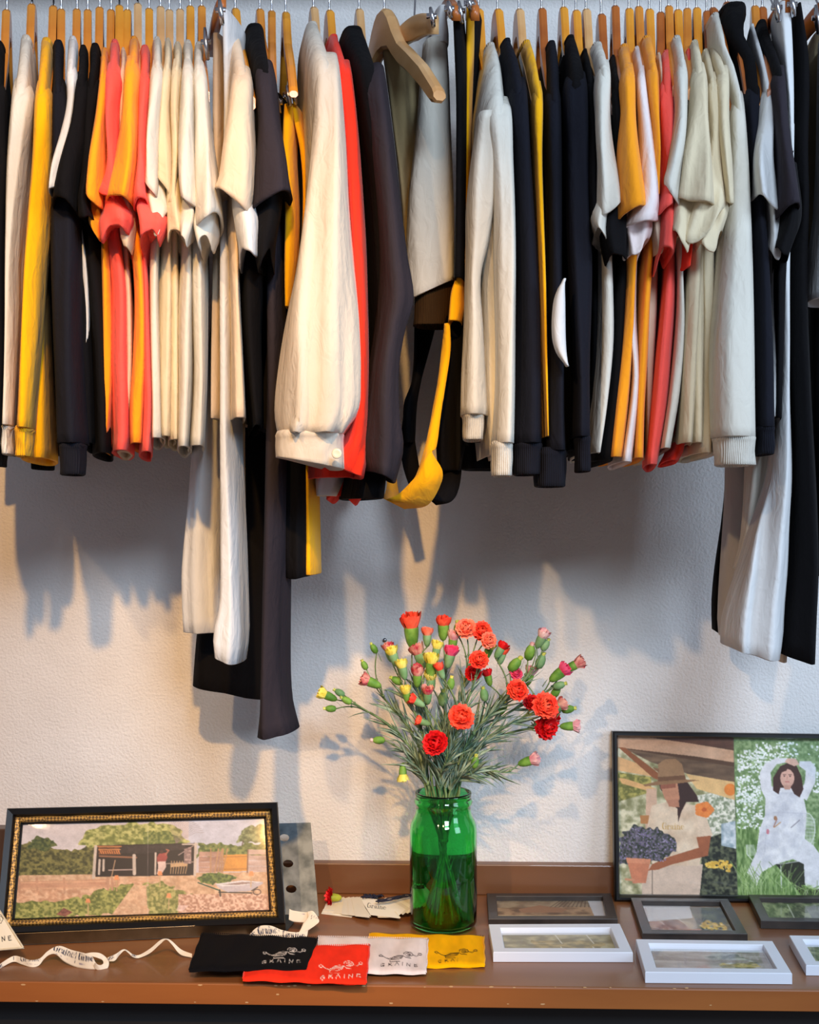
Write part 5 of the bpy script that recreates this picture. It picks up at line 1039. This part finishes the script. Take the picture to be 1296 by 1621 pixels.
GREEN = gm('calyx_green', (132, 176, 74), (82, 134, 48)); BLUEG = gm('calyx_blue_green', (138, 178, 128), (104, 152, 96)); STEM = gm('stem_green', (128, 152, 104), (84, 112, 72)); LEAF = gm('leaf_grey_green', (172, 194, 174), (92, 124, 98))
def frame_of(d): a = d.orthogonal().normalized(); return a, d.cross(a)
def calyx(q, c, d, L, r, rn):
    a, b = frame_of(d); rg = []
    for t, k in ((0, .25), (.08, .55), (.3, .85), (.6, 1.02), (.85, 1.08), (1.0, 1.05)):
        rg.append([tuple(c+d*L*t+(a*math.cos(x)+b*math.sin(x))*r*k) for x in [2*math.pi*j/10 for j in range(10)]])
    q.rings(rg, (True, False))
    for j in range(5):   # teeth
        x = 2*math.pi*j/5; p = c+d*L*.97; e = [(a*math.cos(x+o)+b*math.sin(x+o)) for o in (-.6, 0, .6)]
        q.add([p+e[0]*r*.97, p+e[2]*r*.97, p+e[1]*r*1.02+d*L*.3, p+e[0]*r*.85, p+e[2]*r*.85], [(0, 1, 2), (3, 2, 4), (0, 2, 3), (1, 4, 2)])
def petals_open(q, c, d, R, rn, full=1.0):
    a, b = frame_of(d); rings_ = [(1.0, 9, .15, 1.0), (.85, 8, .45, 1.0), (.66, 7, .8, .95), (.45, 6, 1.15, .8), (.26, 4, 1.4, .6)]
    for (rr, n, lift, ln) in rings_:
        off = rn.uniform(0, 6)
        for j in range(n):
            x = off+2*math.pi*j/n+rn.uniform(-.15, .15); out = a*math.cos(x)+b*math.sin(x); sd = d.cross(out); L = R*ln*rn.uniform(.85, 1.1)
            vs = []; U = 5; V = 7; li = lift*full+rn.uniform(-.12, .12)
            for u in range(U):
                t = u/(U-1); w_ = R*(.10+.50*t)*(.75+.5*rr*.5)
                for v in range(V):
                    s_ = v/(V-1)*2-1; rf = t*t*R*(.10*math.sin(v*2.4+x*5)+.06*rn.uniform(-1, 1)); tipj = (-abs(s_)*.22+(.08 if v % 2 else -.02))*t*R
                    p = c+out*((L*t*math.cos(li*t)) + tipj*math.cos(li))+d*(L*math.sin(li*t)*.9+rf+R*.10*(1-rr)+tipj*math.sin(li))+sd*(w_*s_)
                    vs.append(p)
            n0 = len(vs); q.add(vs, [(u*V+v, u*V+v+1, (u+1)*V+v+1, (u+1)*V+v) for u in range(U-1) for v in range(V-1)])
def petals_bud(q, c, d, r, h, rn, flare=1.0):
    a, b = frame_of(d)
    for j in range(7):
        x = 2*math.pi*j/7+rn.uniform(-.25, .25); vs = []; U = 5; V = 7; hj = h*rn.uniform(.8, 1.12); fl = rn.uniform(.0, .35)*flare
        for u in range(U):
            t = u/(U-1); rad = r*(.70+.42*math.sin(t*2.1)*flare+fl*t*t)
            for v in range(V):
                s_ = v/(V-1)*2-1; an = x+s_*(.45+.25*t); rw = 1+.13*math.sin(v*2.9+j)*t
                vs.append(c+(a*math.cos(an)+b*math.sin(an))*rad*rw+d*(hj*t*(1-.20*s_*s_*t)+(.07*h if v % 2 else -.05*h)*t*t))
        q.add(vs, [(u*V+v, u*V+v+1, (u+1)*V+v+1, (u+1)*V+v) for u in range(U-1) for v in range(V-1)])
    for k in range(4):   # crumpled inner petals
        x = rn.uniform(0, 6.28); vs = []; o_ = (a*math.cos(x)+b*math.sin(x))*r*.35; e1 = a*math.cos(x+1.5)+b*math.sin(x+1.5)
        for u in range(4):
            for v in range(6): vs.append(c+o_*(1+.3*math.sin(v*2+u))+e1*r*.75*(v/2.5-1)+d*(h*u/3*1.05+.10*h*math.sin(v*2.3+k)*u/3))
        q.add(vs, [(u*6+v, u*6+v+1, (u+1)*6+v+1, (u+1)*6+v) for u in range(3) for v in range(5)])
    q.rings([[tuple(c+d*h*t+(a*math.cos(y)+b*math.sin(y))*r*k*(1+.15*math.sin(3*y+t*5))) for y in [2*math.pi*m_/12 for m_ in range(12)]] for t, k in ((0, .8), (.4, .85), (.72, .66), (.84, .3))])
def leaf(q, p, d, L, w_, rn, droop=.3):
    sd = d.cross(UP); sd = sd.normalized() if sd.length > .01 else Vector((1, 0, 0)); nm = sd.cross(d).normalized(); A = rn.uniform(0, 6.28); sd, nm = sd*math.cos(A)+nm*math.sin(A), nm*math.cos(A)-sd*math.sin(A)
    vs = []; N = 7; cur = rn.uniform(-.25, .35)
    for i in range(N):
        t = i/(N-1); c = p+d*L*t-UP*droop*L*t*t*.5+nm*L*cur*t*t*.5; ww = w_*math.sin(math.pi*(.12+.88*t)**.7)*.5+.0001
        vs += [c-sd*ww, c+nm*ww*.35, c+sd*ww, c-nm*.0004+nm*ww*.30]
    fs = []
    for i in range(N-1):
        for k in range(4): fs.append((i*4+k, i*4+(k+1) % 4, (i+1)*4+(k+1) % 4, (i+1)*4+k))
    q.add(vs, fs)
JC = S(701.5, 1466); JX, JY = JC.x, JC.y
def curve(p0, p1, t0, n=14):
    out = []
    m1 = p0+t0*((p1-p0).length*.55)
    for i in range(n+1):
        t = i/n; out.append(p0*(1-t)**2+m1*2*t*(1-t)+p1*t*t)
    return out
def H(px, py, dy): return P(px, py, JY+dy)
def spray(label, node_, heads, seed, base_off, leaves=12, cat='flower'):
    """one cut stem: from the jar's floor through its mouth to node_, branching to its heads"""
    rn = random.Random(seed); nd = H(*node_); ang = rn.uniform(0, 6.28)
    foot = Vector((JX-base_off[0]*.034, JY-base_off[1]*.030, SH+.009)); rim = Vector((JX+base_off[0]*.027, JY+base_off[1]*.025, 1.105))
    root = empty('carnation_spray', foot, label, cat, 'carnations in the green jar')
    low = [foot.lerp(rim, t/8)+Vector((.002*math.sin(t+seed), .002*math.cos(t*1.3+seed), 0)) for t in range(9)]
    d0 = (rim-foot).normalized(); up_ = curve(rim, nd, (d0*.6+UP*.8).normalized(), 14)
    main = low+up_[1:]
    q = MB(); q.tube(main, [.0019]*len(main), 7)
    tips = []
    for h in heads:
        p1 = H(h[0], h[1], h[2]); kind = h[3]; s_ = h[5]*1.08 if len(h) > 5 else 1.08
        tow = (p1-nd); br = curve(nd, p1, (up_[-1]-up_[-3]).normalized(), 9)
        if len(h) > 6: a_ = math.radians(h[-1]); d = Vector((math.sin(a_), rn.uniform(-.25, .0), math.cos(a_))).normalized() if kind != 'open' else Vector((math.sin(a_)*.55, -.8, math.cos(a_)*.5)).normalized()
        else: d = (br[-1]-br[-2]).normalized()
        q.tube(br, .0011, 6); tips.append((br[-1], d, kind, h[4], s_)); 
        k = br[len(br)//2]; q.tube([k-tow.normalized()*.0015, k+tow.normalized()*.0015], .0021, 6)
    for k in (4, 9): q.tube([up_[k]+UP*-.003, up_[k]+UP*.003], .0030, 7)
    q.tube([low[5]-UP*.003, low[5]+UP*.003], .0030, 7)
    q.build('stem', STEM, root)
    q = MB()
    allp = up_
    for i in range(int(leaves*1.7)):
        t = rn.choice(range(1, len(allp)-1)) if i > 2 else [4, 9, len(allp)-1][i]
        for sgn in (-1, 1):
            tg = (allp[min(t+1, len(allp)-1)]-allp[t-1]).normalized(); a, b = frame_of(tg); x = rn.uniform(0, 6.28)+(math.pi if sgn > 0 else 0)
            dd = (tg*rn.uniform(.8, 1.5)+a*math.cos(x)*.55+b*math.sin(x)*.55).normalized(); leaf(q, allp[t], dd, rn.uniform(.026, .062), rn.uniform(.0034, .0062), rn, rn.uniform(-.1, .5))
    for (p, d, *_r) in tips:
        if rn.random() < .7:
            a, b = frame_of(d); x = rn.uniform(0, 6); leaf(q, p-d*.015, (d+a*math.cos(x)*.6+b*math.sin(x)*.6).normalized(), .018, .002, rn, 0)
    for k in range(2):   # a few leaves left on the stem inside the jar
        t = rn.choice((3, 4, 5, 6)); a = rn.uniform(0, 6.28); leaf(q, low[t], Vector((math.cos(a)*.22, math.sin(a)*.22, .9)).normalized(), .025, .003, rn, 0)
    o = q.build('leaves', LEAF, root); o['kind'] = 'stuff'
    for (p, d, kind, colr, s_) in tips:
        gq = MB(); r = .0054*s_; L = .0165*s_
        gmt = BLUEG if rn.random() < .4 else GREEN
        if kind == 'tight':
            a, b = frame_of(d); gq.rings([[tuple(p+d*L*t+(a*math.cos(x)+b*math.sin(x))*r*k) for x in [2*math.pi*j/10 for j in range(10)]] for t, k in ((0, .3), (.1, .75), (.4, 1.0), (.7, .9), (.92, .55), (1.02, .15))])
            hd = gq.build('bud', gmt, root)
            pq_ = MB(); petals_bud(pq_, p+d*L*.82, d, r*.42, L*.32, rn, .6); pq_.build('petals', PET[colr], hd)
        elif kind == 'bud':
            calyx(gq, p, d, L, r, rn); hd = gq.build('calyx', gmt, root); pq_ = MB(); petals_bud(pq_, p+d*L*.85, d, r*1.12, L*rn.uniform(.62, .85), rn, 1.1); pq_.build('petals', PET[colr], hd)
        else:
            calyx(gq, p-d*L*.2, d, L*.9, r, rn); hd = gq.build('calyx', gmt, root); pq_ = MB(); petals_open(pq_, p+d*L*.75, d, .0128*s_, rn); pq_.build('petals', PET[colr], hd)
    return root
# (px, py, depth, kind, colour, size, screen angle)
spray('spray of small yellowish buds reaching furthest left', (585, 1128, .0), [(533, 1108, .0, 'bud', 'yellow', 1.1, -65), (545, 1101, .01, 'tight', 'bud', 1.0, -60), (556, 1113, -.01, 'tight', 'bud', 1.0, -60), (532, 1122, .0, 'tight', 'bud', 1.0, -88)], 11, (-1, -.3), 9)
spray('spray with a rose-edged bud and two green buds, upper left', (620, 1120, .01), [(603, 1087, -.01, 'bud', 'rose', 1.25, -66), (596, 1034, .0, 'tight', 'bud', .95, -30), (580, 1060, .0, 'tight', 'bud', .9, -25)], 12, (-.8, .4), 10)
spray('spray with yellow and pinkish-yellow buds left of centre', (648, 1110, -.02), [(628, 1055, -.02, 'bud', 'yellow', 1.2, -18), (620, 1048, .01, 'bud', 'rose', 1.1, -14), (641, 1076, -.03, 'bud', 'yellow', 1.1, -12), (636, 1082, -.01, 'tight', 'bud', 1.1, -60), (646, 1114, -.04, 'bud', 'yellow', 1.0, -10)], 13, (-.6, -.5), 12)
spray('spray with a big coral bud, tallest at upper left', (660, 1090, .02), [(653, 1026, .02, 'bud', 'coral', 1.9, -4), (676, 1024, .0, 'bud', 'salmon', 1.1, 0), (671, 1058, .01, 'bud', 'rose', 1.4, -20)], 14, (-.4, .6), 12)
spray('spray with pale yellow buds just left of centre', (672, 1120, -.03), [(660, 1088, -.02, 'bud', 'rose', 1.2, 2), (681, 1075, -.03, 'bud', 'yellow', 1.45, 4), (683, 1095, -.02, 'bud', 'yellow', 1.2, -4), (688, 1045, -.02, 'bud', 'yellow', 1.05, 10), (677, 1115, -.04, 'bud', 'rose', 1.05, 0)], 15, (-.1, -.8), 12)
spray('spray with an orange bud and pink tips, top centre', (705, 1085, .02), [(701, 1014, .02, 'bud', 'coral', 1.5, 2), (715, 1032, .02, 'bud', 'blush', 1.2, 6), (708, 1058, -.02, 'bud', 'pink', 1.3, 12)], 16, (.1, .7), 12)
spray('spray of open salmon carnations, tallest at top centre', (735, 1080, .02), [(738, 1003, .02, 'open', 'salmon', 1.25, -8), (757, 1006, .02, 'open', 'coral', 1.2, 25), (766, 1018, .0, 'open', 'salmon', 1.0, 50), (726, 1008, .02, 'tight', 'bud', 1.3, -5)], 17, (.3, .8), 12)
spray('spray with an open orange carnation, upper centre', (745, 1095, -.03), [(756, 1052, -.04, 'open', 'coral', 1.15, 10), (768, 1044, .02, 'bud', 'yellow', 1.1, 20), (748, 1072, .0, 'open', 'red', 1.0, 5)], 18, (.4, -.4), 12)
spray('spray with an open coral carnation facing front, centre', (722, 1160, -.05), [(724, 1144, -.06, 'open', 'coral', 1.5, 20), (712, 1092, -.04, 'tight', 'yellow', 1.1, 8), (702, 1075, -.04, 'bud', 'coral', .9, -20)], 19, (.1, -.9), 12)
spray('lowest open red carnation above the jar', (705, 1208, -.05), [(696, 1183, -.06, 'open', 'red', 1.45, -30), (672, 1118, -.04, 'bud', 'coral', 1.0, -60), (681, 1147, -.04, 'bud', 'coral', .9, -70)], 20, (-.2, -.9), 12)
spray('spray with an open coral carnation and buds, right of centre', (788, 1120, -.02), [(810, 1098, -.03, 'open', 'coral', 1.3, 40), (784, 1042, .0, 'bud', 'red', 1.1, 30), (776, 1086, .0, 'bud', 'red', 1.0, -15), (806, 1062, .01, 'tight', 'bud', 1.5, 40), (790, 1052, .01, 'bud', 'coral', 1.1, 15)], 21, (.6, -.3), 12)
spray('spray of green buds rising at upper right', (815, 1090, .0), [(835, 1045, .01, 'tight', 'blush', 1.5, 15), (849, 1026, .0, 'bud', 'blush', 1.2, 25), (858, 1030, .0, 'tight', 'bud', 1.1, 30), (851, 1058, .01, 'tight', 'bud', 1.4, 20), (812, 1070, .02, 'open', 'pink', .8, 30)], 22, (.8, .2), 11)
spray('spray with pink-tipped buds furthest upper right', (840, 1110, .01), [(870, 1078, .0, 'bud', 'pink', 1.4, 52), (892, 1062, .02, 'bud', 'rose', 1.2, 62), (876, 1088, .0, 'tight', 'bud', 1.1, 70), (834, 1085, .02, 'bud', 'blush', 1.1, 15)], 23, (.9, -.1), 11)
spray('spray with open orange and deep red carnations at right', (820, 1140, -.02), [(852, 1124, -.03, 'open', 'coral', 1.55, 45), (850, 1146, -.01, 'open', 'red', 1.5, 95), (866, 1128, .0, 'bud', 'rose', 1.3, 60), (838, 1118, .01, 'open', 'red', 1.0, 20), (868, 1134, .02, 'open', 'red', .9, 100), (874, 1104, .01, 'tight', 'bud', 1.2, 30)], 24, (.9, -.5), 11)
spray('stem with one green pink-tipped bud pointing right', (850, 1152, .0), [(886, 1150, .0, 'bud', 'blush', 1.15, 88), (888, 1124, .01, 'tight', 'bud', 1.2, 82)], 25, (.9, .3), 8)
spray('low stem with a pink-tipped bud at lower right', (790, 1222, -.01), [(820, 1210, -.01, 'bud', 'blush', 1.2, 70)], 26, (.7, .6), 10)
spray('low stem with a pale bud pointing left', (640, 1190, -.01), [(609, 1172, -.01, 'tight', 'blush', 1.1, -88)], 27, (-.9, .1), 10)
spray('low stem with a drooping yellow bud at lower left', (655, 1212, -.02), [(637, 1208, -.02, 'bud', 'yellow', 1.0, 178)], 28, (-.8, -.5), 9)
spray('leafy stem with a round green bud just above the jar mouth', (745, 1225, -.04), [(750, 1216, -.05, 'tight', 'bud', 1.1, 10)], 29, (.4, -.8), 16)
spray('leafy stem in the middle of the bunch with a green bud', (705, 1150, .03), [(700, 1118, .02, 'tight', 'bud', 1.4, 3)], 30, (0, .3), 18)
spray('leafy stem right of the middle with a blue-green bud', (760, 1150, .02), [(790, 1130, .0, 'tight', 'bud', 1.3, 25), (768, 1110, -.02, 'tight', 'bud', 1.2, -10)], 31, (.5, .5), 18)
# fallen carnation
rn = random.Random(9); c = S(536, 1424, SH+.008); root = empty('fallen_carnation', S(532, 1426), 'cut red carnation head lying on the fanned cards', 'flower')
gq = MB(); d = Vector((-1, -.12, .06)).normalized(); calyx(gq, c+Vector((0.005, 0, .003)), d, .019, .0066, rn); gq.build('calyx', gm('calyx_lime', (176, 184, 60), (140, 150, 40)), root)
pq_ = MB(); petals_open(pq_, c+d*.012+Vector((0, 0, .005)), d, .0155, rn, .8); pq_.build('petals', PET['red'], root)
# ---------------- green jar ----------------
m, nt, b = base('green_glass', .015); b.inputs['Transmission Weight'].default_value = 1; b.inputs['IOR'].default_value = 1.48; b.inputs['Base Color'].default_value = (.16, .78, .26, 1)
bump(nt, b, 25, .12, .002)
z = lambda y: 1.55+(810.5-y)*2.01/2000
z1253 = z(1254); R = .0535; o = [(.0, SH+.0006), (.044, SH+.0006), (.0505, SH+.003), (R, SH+.010), (R+.0003, SH+.09), (R, z(1315)), (.0525, z(1306)), (.0495, z(1298)), (.0455, z(1291)), (.0442, z(1285)), (.0440, z(1274)), (.0462, z(1272)), (.0466, z(1268)), (.0450, z(1265)), (.0440, z(1262)), (.0450, z(1257)), (.0445, z1253)]
i_ = [(.0415, z1253), (.0408, z(1262)), (.0408, z(1285)), (.0425, z(1292)), (.047, z(1300)), (.0495, z(1308)), (R-.003, z(1318)), (R-.003, SH+.014), (.047, SH+.008), (0, SH+.007)]
jar = MB(); jar.lathe([(max(r, .0004), zz) for r, zz in o+i_], (JX, JY), 64)
jo = empty('glass_jar', (JX, JY, SH), 'round-shouldered dark green glass jar holding the carnations', 'jar'); jar.build('jar_body', m, jo)
# small wall plug
q = MB(); p = P(609, 1013, -.001); q.tube([Vector((p.x, -.0005, p.z)), Vector((p.x, -.004, p.z))], .0035, 12); tag(q.build('screw_head', metal), 'tiny screw head in the wall above left of the flowers', 'screw')
